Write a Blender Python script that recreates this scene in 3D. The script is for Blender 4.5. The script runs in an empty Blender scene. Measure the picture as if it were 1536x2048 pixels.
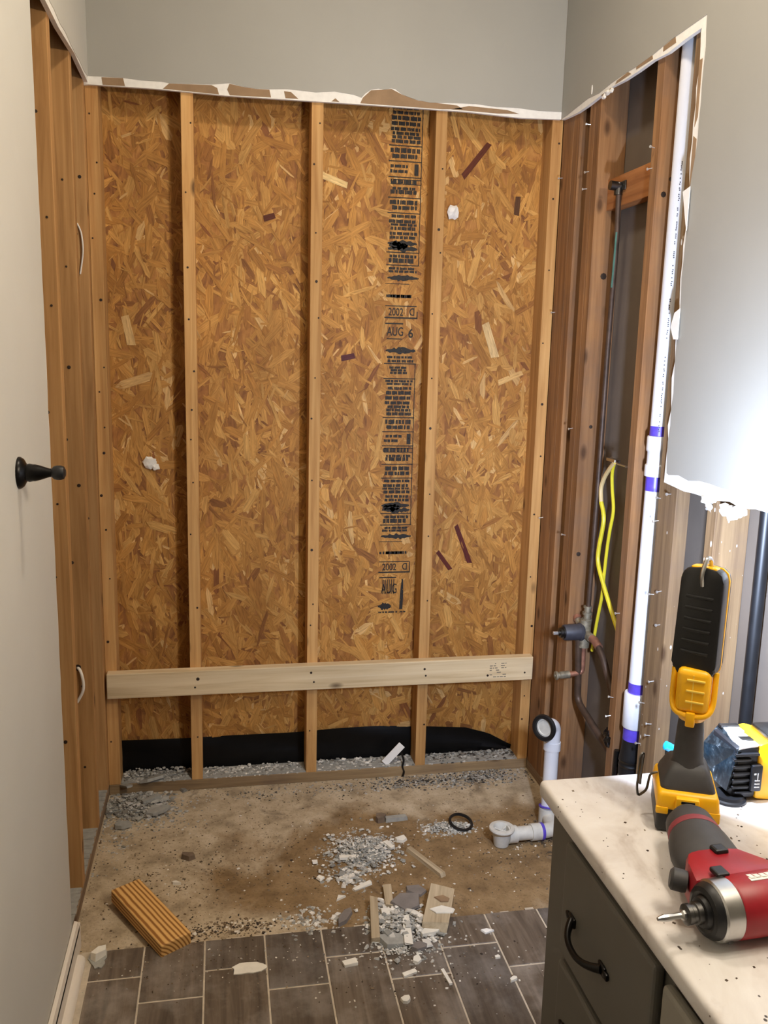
import bpy, bmesh, math, random
from mathutils import Vector, Matrix, Euler
random.seed(7)
SC = bpy.context.scene
C = SC.collection
PI = math.pi

# ------------------------------------------------------------------ camera
FPX, CX, CY, CZ = 1742.25, 0.396, -2.9439, 1.5522
YAW, PITCH, ROLL = 0.1873, -0.1820, 0.0246
_f = Vector((math.sin(YAW)*math.cos(PITCH), math.cos(YAW)*math.cos(PITCH), math.sin(PITCH)))
_r = Vector((math.cos(YAW), -math.sin(YAW), 0))
_u = _r.cross(_f)
_rr = _r*math.cos(ROLL) + _u*math.sin(ROLL)
_uu = -_r*math.sin(ROLL) + _u*math.cos(ROLL)
cam_d = bpy.data.cameras.new('camera')
cam_d.sensor_fit = 'VERTICAL'
cam_d.sensor_height = 24.0
cam_d.sensor_width = 18.0
cam_d.lens = FPX/2048*24.0
cam_d.clip_start = 0.02
cam = bpy.data.objects.new('camera', cam_d)
cam.matrix_world = Matrix(((_rr.x, _uu.x, -_f.x, CX), (_rr.y, _uu.y, -_f.y, CY), (_rr.z, _uu.z, -_f.z, CZ), (0, 0, 0, 1)))
C.objects.link(cam)
SC.camera = cam

# ------------------------------------------------------------------ world, lamps, exposure
W_ = bpy.data.worlds.new('world'); SC.world = W_; W_.use_nodes = True
W_.node_tree.nodes['Background'].inputs[0].default_value = (1.0, 0.95, 0.88, 1)
W_.node_tree.nodes['Background'].inputs[1].default_value = 0.07
SC.view_settings.view_transform = 'Standard'
SC.view_settings.look = 'None'
SC.view_settings.exposure = 0.0
SC.view_settings.gamma = 1.0
SC.view_settings.use_curve_mapping = False

def lamp(name, kind, loc, energy, col, size=0.1, direction=None):
    d = bpy.data.lights.new(name, kind); d.energy = energy; d.color = col
    if kind == 'AREA':
        d.shape = 'RECTANGLE'
        d.size, d.size_y = size if isinstance(size, tuple) else (size, size)
    else:
        d.shadow_soft_size = size
    o = bpy.data.objects.new(name, d); o.location = loc
    if direction: o.rotation_euler = Vector(direction).to_track_quat('-Z', 'Y').to_euler()
    C.objects.link(o); return o
for yy in (-1.95, -2.15, -2.35):          # bulbs of the vanity fixture on the right wall, right of the frame
    lamp('vanity_bulb', 'POINT', (1.33, yy, 2.12), 14.5, (1.0, 0.87, 0.70), 0.045)
lamp('ceiling_lamp', 'AREA', (0.85, -1.15, 3.02), 14, (1.0, 0.87, 0.70), (0.20, 0.20), (0, 0, -1))

# ------------------------------------------------------------------ helpers: colours and materials
def lin(c):
    return tuple(((v/255)/12.92 if v/255 <= .04045 else ((v/255+.055)/1.055)**2.4) for v in c)
def rgba(c): return (*lin(c), 1.0)
class G:
    """small node-graph helper"""
    def __init__(s, name):
        s.m = bpy.data.materials.new(name); s.m.use_nodes = True
        s.nt = s.m.node_tree; s.b = s.nt.nodes['Principled BSDF']
        s.tc = None
    def n(s, t, **kw):
        x = s.nt.nodes.new(t)
        for k, v in kw.items(): setattr(x, k, v)
        return x
    def l(s, a, b): s.nt.links.new(a, b)
    def coord(s, scale=(1, 1, 1), rand=0.0, kind='Object'):
        if s.tc is None: s.tc = s.n('ShaderNodeTexCoord')
        mp = s.n('ShaderNodeMapping'); mp.inputs['Scale'].default_value = scale
        s.l(s.tc.outputs[kind], mp.inputs['Vector'])
        if rand:
            oi = s.n('ShaderNodeObjectInfo'); mu = s.n('ShaderNodeMath', operation='MULTIPLY')
            s.l(oi.outputs['Random'], mu.inputs[0]); mu.inputs[1].default_value = rand
            s.l(mu.outputs[0], mp.inputs['Location'])
        return mp.outputs['Vector']
    def noise(s, vec, scale=5, detail=4, rough=.55, dist=0):
        x = s.n('ShaderNodeTexNoise'); x.inputs['Scale'].default_value = scale
        x.inputs['Detail'].default_value = detail; x.inputs['Roughness'].default_value = rough
        x.inputs['Distortion'].default_value = dist
        s.l(vec, x.inputs['Vector']); return x.outputs['Fac']
    def ramp(s, fac, stops):
        x = s.n('ShaderNodeValToRGB'); e = x.color_ramp.elements
        while len(e) < len(stops): e.new(.5)
        for i, (p, c) in enumerate(stops):
            e[i].position = p; e[i].color = c if len(c) == 4 else (*c, 1)
        s.l(fac, x.inputs['Fac']); return x.outputs['Color']
    def mix(s, fac, a, b, mode='MIX'):
        x = s.n('ShaderNodeMix', data_type='RGBA', blend_type=mode)
        for sock, v in ((x.inputs[0], fac), (x.inputs[6], a), (x.inputs[7], b)):
            if isinstance(v, bpy.types.NodeSocket): s.l(v, sock)
            elif isinstance(v, (int, float)): sock.default_value = v
            else: sock.default_value = v
        return x.outputs[2]
    def math(s, op, a, b=0.0):
        x = s.n('ShaderNodeMath', operation=op)
        for i, v in enumerate((a, b)):
            if isinstance(v, bpy.types.NodeSocket): s.l(v, x.inputs[i])
            else: x.inputs[i].default_value = v
        return x.outputs[0]
    def col(s, v):
        if isinstance(v, bpy.types.NodeSocket): s.l(v, s.b.inputs['Base Color'])
        else: s.b.inputs['Base Color'].default_value = v
    def bump(s, h, strength=.2, dist=.002):
        x = s.n('ShaderNodeBump'); x.inputs['Strength'].default_value = strength
        x.inputs['Distance'].default_value = dist
        s.l(h, x.inputs['Height']); s.l(x.outputs['Normal'], s.b.inputs['Normal'])
    def p(s, rough=.6, metal=0.0, spec=None):
        s.b.inputs['Roughness'].default_value = rough; s.b.inputs['Metallic'].default_value = metal
        if spec is not None: s.b.inputs['Specular IOR Level'].default_value = spec
        return s.m
BW = [(0, (0, 0, 0, 1)), (1, (1, 1, 1, 1))]

def plain(name, c, rough=.5, metal=0.0, var=.12, scale=30, bump=0.0):
    g = G(name); v = g.coord(); f = g.noise(v, scale, 3)
    d = tuple(x*(1-var) for x in lin(c)); u = tuple(min(1, x*(1+var)) for x in lin(c))
    g.col(g.ramp(f, [(.3, d), (.7, u)]))
    if bump: g.bump(f, bump, .001)
    return g.p(rough, metal)

def wood(name, light, mid, dark, axis, rough=.7, splat=0.0, gray=0.0, knots=True):
    g = G(name)
    sc = [55, 55, 55]; sc['xyz'.index(axis)] = 2.2
    v = g.coord(tuple(sc), 9.0)
    grain = g.noise(v, 1.0, 5, .6, .6)
    sc2 = [6, 6, 6]; sc2['xyz'.index(axis)] = 1.0
    v2 = g.coord(tuple(sc2), 7.0)
    big = g.noise(v2, 1.0, 3, .5)
    c = g.ramp(grain, [(.25, lin(dark)), (.5, lin(mid)), (.78, lin(light))])
    shade = g.ramp(big, [(.3, (.72, .70, .68)), (.7, (1.12, 1.12, 1.12))])
    c = g.mix(1.0, c, shade, 'MULTIPLY')
    if gray:
        v4 = g.coord((3, 3, 3), 5.0); ns = g.noise(v4, 1.5, 5, .6)
        fac = g.math('MULTIPLY', g.ramp(ns, [(.45, (0, 0, 0, 1)), (.7, (1, 1, 1, 1))]), gray)
        c = g.mix(fac, c, rgba((112, 92, 78)))
    if knots:
        sk = [9, 9, 9]; sk['xyz'.index(axis)] = 4.0
        vk = g.coord(tuple(sk), 13.0)
        vo = g.n('ShaderNodeTexVoronoi'); vo.inputs['Scale'].default_value = 1.0; g.l(vk, vo.inputs['Vector'])
        k = g.ramp(vo.outputs['Distance'], [(.05, (1, 1, 1, 1)), (.13, (0, 0, 0, 1))])
        k = g.math('MULTIPLY', k, .75)
        c = g.mix(k, c, rgba((62, 38, 22)))
    if splat:
        v5 = g.coord((1, 1, .5)); vo = g.n('ShaderNodeTexVoronoi'); vo.inputs['Scale'].default_value = 55
        g.l(v5, vo.inputs['Vector'])
        nz = g.noise(v5, 14, 2)
        a = g.math('ADD', vo.outputs['Distance'], g.math('MULTIPLY', nz, .8))
        k = g.ramp(a, [(.42, (1, 1, 1, 1)), (.47, (0, 0, 0, 1))])
        c = g.mix(g.math('MULTIPLY', k, splat), c, rgba((225, 220, 212)))
    g.col(c); g.bump(grain, .25, .001)
    return g.p(rough, spec=.25)

M = {}
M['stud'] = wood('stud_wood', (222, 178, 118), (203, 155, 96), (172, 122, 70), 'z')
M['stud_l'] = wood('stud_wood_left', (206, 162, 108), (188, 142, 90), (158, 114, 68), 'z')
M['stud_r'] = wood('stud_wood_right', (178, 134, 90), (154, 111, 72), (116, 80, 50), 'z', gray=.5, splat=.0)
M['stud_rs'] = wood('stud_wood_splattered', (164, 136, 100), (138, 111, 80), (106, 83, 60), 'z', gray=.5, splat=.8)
M['plate'] = wood('plate_wood', (186, 160, 122), (162, 136, 100), (128, 104, 76), 'x', gray=.5)
M['plate_y'] = wood('plate_wood_side', (170, 146, 118), (150, 126, 100), (120, 98, 78), 'y', gray=.6)
M['block'] = wood('block_wood', (200, 140, 86), (176, 116, 68), (140, 88, 50), 'y', knots=False)
M['ledger'] = wood('ledger_wood', (246, 226, 188), (236, 212, 170), (214, 186, 142), 'x', knots=True)
M['stick'] = wood('stick_wood', (216, 200, 170), (194, 176, 146), (154, 136, 108), 'y', knots=False)

def paint(name, c, rough=.55, var=.03):
    g = G(name); v = g.coord(); f = g.noise(v, 3, 3); fine = g.noise(v, 350, 2)
    d = tuple(x*(1-var) for x in lin(c)); u = tuple(min(1, x*(1+var)) for x in lin(c))
    g.col(g.ramp(f, [(.3, d), (.7, u)])); g.bump(fine, .12, .0006)
    return g.p(rough)
M['paint'] = paint('wall_paint', (161, 158, 149))
M['paint_lit'] = paint('wall_paint_lit', (204, 201, 192))  # wall paint lightened for the left wall: its brighter lighting is in the colour
M['ceil'] = paint('ceiling_paint', (225, 222, 215))
M['gyp'] = plain('gypsum', (238, 234, 226), .9, var=.05, scale=60, bump=.3)
M['kraft'] = plain('kraft_paper', (150, 122, 92), .9, var=.10, scale=25)
M['trim'] = plain('trim_paint', (232, 222, 208), .45, var=.04, scale=8)
M['backing'] = plain('drywall_back', (112, 100, 88), .95, var=.10, scale=6)
M['felt'] = plain('black_felt', (16, 16, 17), .42, var=.3, scale=20)
M['pvc'] = plain('white_pvc', (228, 228, 232), .3, var=.02, scale=8)
M['pvc_d'] = plain('dusty_pvc', (208, 205, 196), .5, var=.10, scale=40)
M['primer'] = plain('purple_primer', (92, 72, 190), .35, var=.15, scale=60)
M['rubber'] = plain('black_rubber', (22, 22, 24), .45, var=.2, scale=40)
M['blackp'] = plain('black_plastic', (20, 20, 22), .42, var=.15, scale=60)
M['darkgray'] = plain('charcoal_plastic', (58, 57, 58), .6, var=.12, scale=50)
M['yellow'] = plain('yellow_plastic', (250, 186, 16), .38, var=.04, scale=15)
M['paleyel'] = plain('pale_yellow_plastic', (250, 214, 92), .4, var=.04, scale=15)
M['red'] = plain('red_plastic', (150, 22, 34), .42, var=.12, scale=30)
M['redstripe'] = plain('dull_red_rubber', (130, 52, 60), .6, var=.12, scale=40)
M['steel'] = plain('steel', (190, 190, 190), .28, 1.0, var=.12, scale=30)
M['steel_d'] = plain('dark_steel', (96, 95, 94), .35, 1.0, var=.2, scale=40)
M['screw'] = plain('bright_screw', (225, 225, 222), .3, .7, var=.05)
M['nail'] = plain('nail_head', (52, 38, 28), .6, .3, var=.3)
M['copper'] = plain('tarnished_copper', (84, 66, 54), .5, .35, var=.35, scale=25)
M['copper_b'] = plain('copper_bright', (168, 118, 96), .45, .5, var=.3, scale=40)
M['brass'] = plain('solder_brass', (150, 140, 120), .5, .5, var=.4, scale=60)
M['patina'] = plain('green_patina', (78, 118, 104), .7, .1, var=.2)
M['cart'] = plain('valve_plastic', (62, 62, 70), .5, .1, var=.2, scale=40)
M['cable'] = plain('yellow_cable', (232, 214, 52), .45, var=.06, scale=20)
M['cable_t'] = plain('tan_cable', (226, 196, 140), .5, var=.06, scale=20)
M['cable_w'] = plain('white_wire', (240, 232, 220), .5, var=.05)
M['cyan'] = plain('cyan_plastic', (28, 168, 226), .35, var=.05)
M['white'] = plain('white_plastic', (235, 232, 226), .4, var=.04)
M['bronze'] = plain('oil_rubbed_bronze', (24, 22, 21), .32, .6, var=.3, scale=30)
M['cab'] = plain('cabinet_paint', (100, 97, 90), .5, var=.06, scale=10)
M['cab_l'] = plain('cabinet_paint_panel', (150, 146, 136), .5, var=.08, scale=10)
M['tape'] = plain('black_tape', (14, 14, 15), .25, var=.3, scale=60)
M['ivory'] = plain('ivory_pipe', (222, 208, 176), .5, var=.06)
M['orange'] = plain('red_orange_pipe', (190, 66, 40), .5, var=.08)
M['paper'] = plain('white_paper', (244, 241, 235), .85, var=.04)
M['slate'] = plain('grey_tile_shard', (128, 120, 114), .7, var=.12, scale=30)
M['mortar'] = plain('grey_mortar', (158, 156, 148), .95, var=.14, scale=50, bump=.5)
M['stone'] = plain('brown_stone', (118, 100, 82), .9, var=.2, scale=40)
M['chip'] = plain('white_chip', (236, 230, 216), .8, var=.06, scale=40)
M['grout'] = plain('grout', (196, 182, 160), .9, var=.16, scale=45, bump=.3)
M['led'] = None

# vertex-colour material (each flake / crumb keeps its own colour)
def vcol(name, rough=.8, grain=True):
    g = G(name); a = g.n('ShaderNodeVertexColor'); a.layer_name = 'Col'
    c = a.outputs['Color']
    if grain:
        v = g.coord((16, 200, 1), kind='UV'); f = g.noise(v, 1.0, 5, .65, .8)      # grain runs along each strand
        c = g.mix(1.0, c, g.ramp(f, [(.25, (.50, .45, .40)), (.5, (.97, .97, .97)), (.75, (1.32, 1.34, 1.36))]), 'MULTIPLY')
        v = g.coord((5, 5, 3)); f = g.noise(v, 1.0, 4)
        c = g.mix(1.0, c, g.ramp(f, [(.3, (.74, .70, .66)), (.7, (1.12, 1.12, 1.12))]), 'MULTIPLY')
    g.col(c); return g.p(rough, spec=.3)
M['flake'] = vcol('wood_flakes', .62)
M['rubble'] = vcol('rubble', .9, False)

# osb base sheet
g = G('osb_base'); v = g.coord((30, 30, 12)); f = g.noise(v, 1, 5, .6, 1.0)
g.col(g.ramp(f, [(.3, lin((112, 66, 28))), (.55, lin((166, 110, 50))), (.75, lin((196, 142, 72)))])); M['osb'] = g.p(.7)

# worn ink
g = G('black_ink'); v = g.coord(); f = g.noise(v, 90, 4, .65)
k = g.ramp(f, [(.30, (0, 0, 0, 1)), (.40, (1, 1, 1, 1))])
tr = g.n('ShaderNodeBsdfTransparent'); mx = g.n('ShaderNodeMixShader'); out = g.nt.nodes['Material Output']
g.col(rgba((34, 30, 26))); g.p(.7)
g.l(k, mx.inputs[0]); g.l(tr.outputs[0], mx.inputs[1]); g.l(g.b.outputs[0], mx.inputs[2]); g.l(mx.outputs[0], out.inputs['Surface'])
M['ink'] = g.m
M['ink_s'] = plain('fine_ink', (60, 60, 72), .7)
M['ink_l'] = plain('faint_ink', (128, 116, 100), .7)

# bare floor: grey cement with brown damp dirt in the middle
g = G('bare_floor'); v = g.coord()
big = g.noise(v, 2.6, 5, .6, .4); mid = g.noise(v, 11, 5, .65); fine = g.noise(v, 120, 4, .7)
mp = g.n('ShaderNodeMapping'); mp.inputs['Location'].default_value = (-1.55, 1.40, 0); mp.inputs['Scale'].default_value = (1.55, 2.55, 1)
g.l(g.tc.outputs['Object'], mp.inputs['Vector'])
ln = g.n('ShaderNodeVectorMath', operation='LENGTH'); g.l(mp.outputs['Vector'], ln.inputs[0])
dist = g.math('ADD', ln.outputs['Value'], g.math('MULTIPLY', g.math('SUBTRACT', big, .5), 1.7))
brown = g.ramp(dist, [(.78, (1, 1, 1, 1)), (1.08, (0, 0, 0, 1))])
grey_c = g.ramp(mid, [(.28, lin((142, 126, 102))), (.5, lin((188, 169, 140))), (.75, lin((214, 198, 172)))])
brn_c = g.ramp(mid, [(.25, lin((108, 86, 60))), (.5, lin((142, 116, 82))), (.75, lin((168, 141, 104)))])
c = g.mix(brown, grey_c, brn_c)
spk = g.ramp(fine, [(.30, (.55, .55, .55)), (.46, (1, 1, 1)), (.68, (1, 1, 1)), (.76, (1.25, 1.25, 1.25))])
c = g.mix(1.0, c, spk, 'MULTIPLY')
st = g.noise(g.coord((1, 1, 1)), 5.0, 6, .7, 1.2)
c = g.mix(g.math('MULTIPLY', g.ramp(st, [(.60, (0, 0, 0, 1)), (.72, (1, 1, 1, 1))]), .55), c, rgba((64, 52, 42)))
g.col(c); g.bump(g.math('ADD', fine, mid), .5, .004); M['bare'] = g.p(.9, spec=.2)

# wood-look floor tile, a little dusty
g = G('wood_look_tile'); v = g.coord((40, 3.0, 40), 9.0); gr = g.noise(v, 1.0, 5, .6, .8)
c = g.ramp(gr, [(.25, lin((68, 60, 52))), (.5, lin((98, 87, 76))), (.78, lin((128, 117, 104)))])
v2 = g.coord((1, 1, 1), 4.0); du = g.noise(v2, 6, 6, .68, 0)
c = g.mix(g.math('MULTIPLY', g.ramp(du, [(.46, (0, 0, 0, 1)), (.76, (1, 1, 1, 1))]), .45), c, rgba((184, 178, 170)))
oi = g.n('ShaderNodeObjectInfo'); c = g.mix(1.0, c, g.ramp(oi.outputs['Random'], [(0, (.80, .81, .84)), (1, (1.18, 1.13, 1.06))]), 'MULTIPLY')
g.col(c); g.bump(gr, .15, .0008); M['tile'] = g.p(.45)

# cultured marble top with dark specks and dirt
g = G('counter_marble'); v = g.coord()
a = g.noise(v, 4.5, 5, .6, 1.5); b = g.noise(v, 10, 4, .6, .5)
c = g.ramp(a, [(.30, lin((182, 172, 164))), (.45, lin((214, 209, 205))), (.7, lin((228, 226, 224)))])
vo = g.n('ShaderNodeTexVoronoi'); vo.inputs['Scale'].default_value = 70; vo.inputs['Randomness'].default_value = 1
g.l(g.coord((1, .8, 1)), vo.inputs['Vector'])
th = g.math('ADD', vo.outputs['Distance'], g.math('MULTIPLY', b, .95))
c = g.mix(g.ramp(th, [(.44, (1, 1, 1, 1)), (.49, (0, 0, 0, 1))]), c, rgba((64, 54, 46)))
gm_ = g.noise(v, 6.5, 5, .65, .8); c = g.mix(g.math('MULTIPLY', g.ramp(gm_, [(.55, (0, 0, 0, 1)), (.75, (1, 1, 1, 1))]), .45), c, rgba((146, 126, 110)))
g.col(c); M['marble'] = g.p(.35)

# offcut: end-grain rings and straight dark grain
g = G('offcut_wood'); v = g.coord((1, 1, 1))
wv = g.n('ShaderNodeTexWave', wave_type='RINGS', rings_direction='Y'); wv.inputs['Scale'].default_value = 34
wv.inputs['Distortion'].default_value = .8; wv.inputs['Detail'].default_value = 2; wv.inputs['Detail Scale'].default_value = .6
mp = g.n('ShaderNodeMapping'); mp.inputs['Location'].default_value = (.075, 0, .035); g.l(v, mp.inputs['Vector']); g.l(mp.outputs['Vector'], wv.inputs['Vector'])
g.col(g.ramp(wv.outputs['Fac'], [(.15, lin((150, 98, 44))), (.40, lin((214, 160, 88))), (.8, lin((230, 182, 110)))])); M['offcut'] = g.p(.65)

# dusty, scratched clear guard
g = G('dusty_clear_plastic'); v = g.coord(); f = g.noise(v, 70, 5, .7)
g.col(g.ramp(f, [(.45, lin((14, 17, 19))), (.62, lin((40, 46, 48))), (.76, lin((150, 154, 154)))]))
M['guard'] = g.p(.5, spec=.2)

# ------------------------------------------------------------------ helpers: meshes
def MT(loc=(0, 0, 0), rot=(0, 0, 0)): return Matrix.Translation(loc) @ Euler(rot).to_matrix().to_4x4()
def axis_mat(p, d):
    d = Vector(d).normalized()
    return Matrix.Translation(p) @ d.to_track_quat('Z', 'Y').to_matrix().to_4x4()
def add_box(bm, lo, hi, bev=0.0, mat=None, seg=2):
    r = bmesh.ops.create_cube(bm, size=1.0)
    vs = r['verts']
    c = [(a+b)/2 for a, b in zip(lo, hi)]; s = [abs(b-a) for a, b in zip(lo, hi)]
    bmesh.ops.scale(bm, verts=vs, vec=s); bmesh.ops.translate(bm, verts=vs, vec=c)
    if bev:
        es = list({e for v in vs for e in v.link_edges})
        rb = bmesh.ops.bevel(bm, geom=es, offset=bev, segments=seg, affect='EDGES', profile=.5)
        vs = list({v for f in rb['faces'] for v in f.verts} | {v for v in vs if v.is_valid})
    if mat is not None: bmesh.ops.transform(bm, matrix=mat, verts=vs)
    return vs
def add_lathe(bm, prof, mat=None, n=24, cap=True):
    """prof: list of (radius, height) along local z"""
    rings = []
    for r, h in prof:
        rings.append([bm.verts.new((r*math.cos(2*PI*i/n), r*math.sin(2*PI*i/n), h)) for i in range(n)])
    for a, b in zip(rings, rings[1:]):
        for i in range(n): bm.faces.new((a[i], a[(i+1) % n], b[(i+1) % n], b[i]))
    if cap:
        bm.faces.new(rings[0][::-1]); bm.faces.new(rings[-1])
    vs = [v for r in rings for v in r]
    if mat is not None: bmesh.ops.transform(bm, matrix=mat, verts=vs)
    return vs
def add_cyl(bm, p0, p1, r, n=16, r2=None):
    p0, p1 = Vector(p0), Vector(p1)
    return add_lathe(bm, [(r, 0), (r if r2 is None else r2, (p1-p0).length)], axis_mat(p0, p1-p0), n)
def add_tube(bm, pts, r, n=10, ry=None):
    pts = [Vector(p) for p in pts]; rings = []
    up = None
    for i, p in enumerate(pts):
        t = (pts[min(i+1, len(pts)-1)]-pts[max(i-1, 0)]).normalized()
        if up is None:
            up = Vector((0, 0, 1)) if abs(t.z) < .9 else Vector((1, 0, 0))
        a = (up - t*up.dot(t)).normalized(); b = t.cross(a); up = a
        rad = r[i] if isinstance(r, (list, tuple)) else r
        rb = rad if ry is None else ry
        rings.append([bm.verts.new(p + a*rad*math.cos(2*PI*k/n) + b*rb*math.sin(2*PI*k/n)) for k in range(n)])
    for a, b in zip(rings, rings[1:]):
        for i in range(n): bm.faces.new((a[i], a[(i+1) % n], b[(i+1) % n], b[i]))
    bm.faces.new(rings[0][::-1]); bm.faces.new(rings[-1])
def smooth_path(pts, k=6):
    pts = [Vector(p) for p in pts]; o = []
    for i in range(len(pts)-1):
        p0, p1, p2, p3 = pts[max(i-1, 0)], pts[i], pts[i+1], pts[min(i+2, len(pts)-1)]
        for j in range(k):
            t = j/k
            o.append(.5*((2*p1)+(p2-p0)*t+(2*p0-5*p1+4*p2-p3)*t*t+(3*p1-p0-3*p2+p3)*t**3))
    o.append(pts[-1]); return o
def bend(pts, rad, k=5):
    """polyline with rounded corners"""
    pts = [Vector(p) for p in pts]; o = [pts[0]]
    for a, b, c in zip(pts, pts[1:], pts[2:]):
        r = min(rad, (a-b).length*.49, (c-b).length*.49)
        s, e = b+(a-b).normalized()*r, b+(c-b).normalized()*r
        for j in range(k+1):
            t = j/k; o.append((1-t)**2*s+2*t*(1-t)*b+t*t*e)
    o.append(pts[-1]); return o
def add_prism(bm, poly, axis, lo, hi, mat=None, bev=0.0):
    """poly: 2-D points in the two other axes (x,y),(x,z) or (y,z)"""
    def P(a, b, h): return {'x': (h, a, b), 'y': (a, h, b), 'z': (a, b, h)}[axis]
    A = [bm.verts.new(P(a, b, lo)) for a, b in poly]; B = [bm.verts.new(P(a, b, hi)) for a, b in poly]
    n = len(poly); fs = []
    fs.append(bm.faces.new(A)); fs.append(bm.faces.new(B[::-1]))
    for i in range(n): fs.append(bm.faces.new((A[(i+1) % n], A[i], B[i], B[(i+1) % n])))
    vs = A+B
    if bev:
        es = list({e for f in fs for e in f.edges})
        rb = bmesh.ops.bevel(bm, geom=es, offset=bev, segments=2, affect='EDGES', profile=.5)
        vs = list({v for f in rb['faces'] for v in f.verts} | {v for v in vs if v.is_valid})
    if mat is not None: bmesh.ops.transform(bm, matrix=mat, verts=vs)
    return vs
def obj(name, bm, mat, parent=None, smooth=False, loc=None, rot=None, fix=True):
    if fix: bmesh.ops.recalc_face_normals(bm, faces=bm.faces[:])
    me = bpy.data.meshes.new(name); bm.to_mesh(me); bm.free()
    if mat: me.materials.append(M[mat] if isinstance(mat, str) else mat)
    if smooth:
        for p_ in me.polygons: p_.use_smooth = True
        me.set_sharp_from_angle(angle=math.radians(38))
    o = bpy.data.objects.new(name, me); C.objects.link(o)
    if loc: o.location = loc
    if rot: o.rotation_euler = rot
    if parent: o.parent = parent
    return o
def B(): return bmesh.new()
def box(name, lo, hi, mat, parent=None, bev=0.0, **k):
    bm = B(); add_box(bm, lo, hi, bev); return obj(name, bm, mat, parent, **k)
def tag(o, label=None, cat=None, group=None, kind=None):
    if label: o['label'] = label
    if cat: o['category'] = cat
    if group: o['group'] = group
    if kind: o['kind'] = kind
    return o
def thing(name, label, cat, loc=(0, 0, 0), rot=(0, 0, 0), group=None):
    o = bpy.data.objects.new(name, None); o.empty_display_size = .05; C.objects.link(o)
    o.location = loc; o.rotation_euler = rot
    return tag(o, label, cat, group)
def struct(o, label=None, cat=None): return tag(o, label, cat, kind='structure')
def mesh_vc(name, verts, faces, cols, mat, parent=None):
    """cols: one colour per face"""
    me = bpy.data.meshes.new(name); me.from_pydata(verts, [], faces); me.materials.append(M[mat])
    a = me.color_attributes.new('Col', 'FLOAT_COLOR', 'CORNER')
    buf = []
    for p_, c in zip(me.polygons, cols): buf.extend((*c, 1.0)*p_.loop_total)
    a.data.foreach_set('color', buf)
    o = bpy.data.objects.new(name, me); C.objects.link(o)
    if parent: o.parent = parent
    return o

# ------------------------------------------------------------------ dimensions (metres)
WX = 1.532            # stud face of the right wall; left stud face is x = 0, back stud face y = 0
ZC = 2.322            # height of the drywall cut above the alcove
CEIL = 3.05
YF = -3.6
SD = 0.089            # stud depth
ED = -0.855           # drywall edge of the left wall
RD = -0.885           # drywall edge of the right wall

# ------------------------------------------------------------------ floor
bm = B(); add_box(bm, (-.15, YF, -.12), (1.70, .15, 0))
floor = struct(obj('floor', bm, 'bare'))
TY0, TZ = -.838, .010
bm = B(); add_box(bm, (.018, YF, 0), (1.52, TY0-.004, TZ-.0012)); 
for i in range(60):     # ragged mortar lip along the tile edge
    x = .03+1.47*i/60; add_box(bm, (x, TY0-.006, 0), (x+.025, TY0+random.uniform(-.004, .008), TZ-random.uniform(.001, .005)))
obj('grout', bm, 'grout', floor)
cols = [.0355, .188, .342, .4975, .6487, .802, .956, 1.1086, 1.262, 1.415, 1.520]
first = [-.951, -1.043, -.955, -1.045, -.951, -1.055, -.961, -1.056, -.958, -1.05]
for k in range(10):
    y0, y1 = TY0, first[k]; x0, x1 = cols[k]+.0022, cols[k+1]-.0022
    if k == 0: x0 = .060
    while y0 > YF+.02:
        yb = max(y1, YF)
        if not (x0 > 1.0 and y0 < -1.6):
            bm = B(); add_box(bm, (x0, yb+.0022, .0012), (x1, y0-.0022, TZ), .0012, seg=1)
            obj('tile', bm, 'tile', floor)
        y0, y1 = y1, y1-.61
# bits of white thinset left on the tiles
def splotch(cx, cy, r, n=18, s=(1, 1), amp=.26):
    return [(cx+r*s[0]*math.cos(2*PI*i/n)*(1+random.uniform(-amp, amp)), cy+r*s[1]*math.sin(2*PI*i/n)*(1+random.uniform(-amp, amp))) for i in range(n)]
bm = B(); add_prism(bm, splotch(.455, -.962, .030, s=(1.5, .8)), 'z', TZ, TZ+.0025); obj('thinset_smear', bm, 'chip', floor)
bm = B(); add_prism(bm, splotch(.075, -.87, .03, s=(.7, 1.2)), 'z', TZ, TZ+.003); obj('thinset_smear', bm, 'mortar', floor)

# ------------------------------------------------------------------ ceiling
ceil_o = struct(box('ceiling', (-.15, YF, CEIL), (1.70, .15, CEIL+.1), 'ceil'))

# ------------------------------------------------------------------ back wall
def grid_panel(lo, hi): bm = B(); add_box(bm, lo, hi); return bm
bm = B(); cut = [(0.012, 2.322), (.2, 2.324), (.42, 2.320), (.85, 2.325), (1.19, 2.327), (1.38, 2.321), (1.519, 2.326)]
add_prism(bm, [(.0, 2.32)]+cut+[(1.519, CEIL), (.0, CEIL)], 'y', -.012, 0)
wall_back = struct(obj('wall_back', bm, 'gyp'))
pe = [(.018, 2.346), (.051, 2.347), (.116, 2.348), (.17, 2.345), (.231, 2.346), (.25, 2.343), (.378, 2.349), (.432, 2.357), (.473, 2.350), (.515, 2.347), (.558, 2.349), (.61, 2.353), (.65, 2.352),
      (.70, 2.350), (.759, 2.357), (.82, 2.352), (.846, 2.345), (.858, 2.358), (.876, 2.371), (.90, 2.376), (.919, 2.374), (.942, 2.380), (.955, 2.378), (.978, 2.364), (1.0, 2.357), (1.031, 2.350), (1.07, 2.346), (1.108, 2.348), (1.16, 2.351), (1.222, 2.353), (1.29, 2.349), (1.362, 2.351), (1.44, 2.347), (1.519, 2.349)]
bm = B(); add_prism(bm, [(.012, 2.346)]+pe+[(1.519, CEIL), (.012, CEIL)], 'y', -.0134, -.012); obj('painted_face', bm, 'paint', wall_back)
def scrap(pts, parent, plane, mat='kraft'):
    ax, lo, hi = plane; bm = B(); add_prism(bm, pts, ax, lo, hi); return obj('torn_paper', bm, mat, parent)
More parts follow.
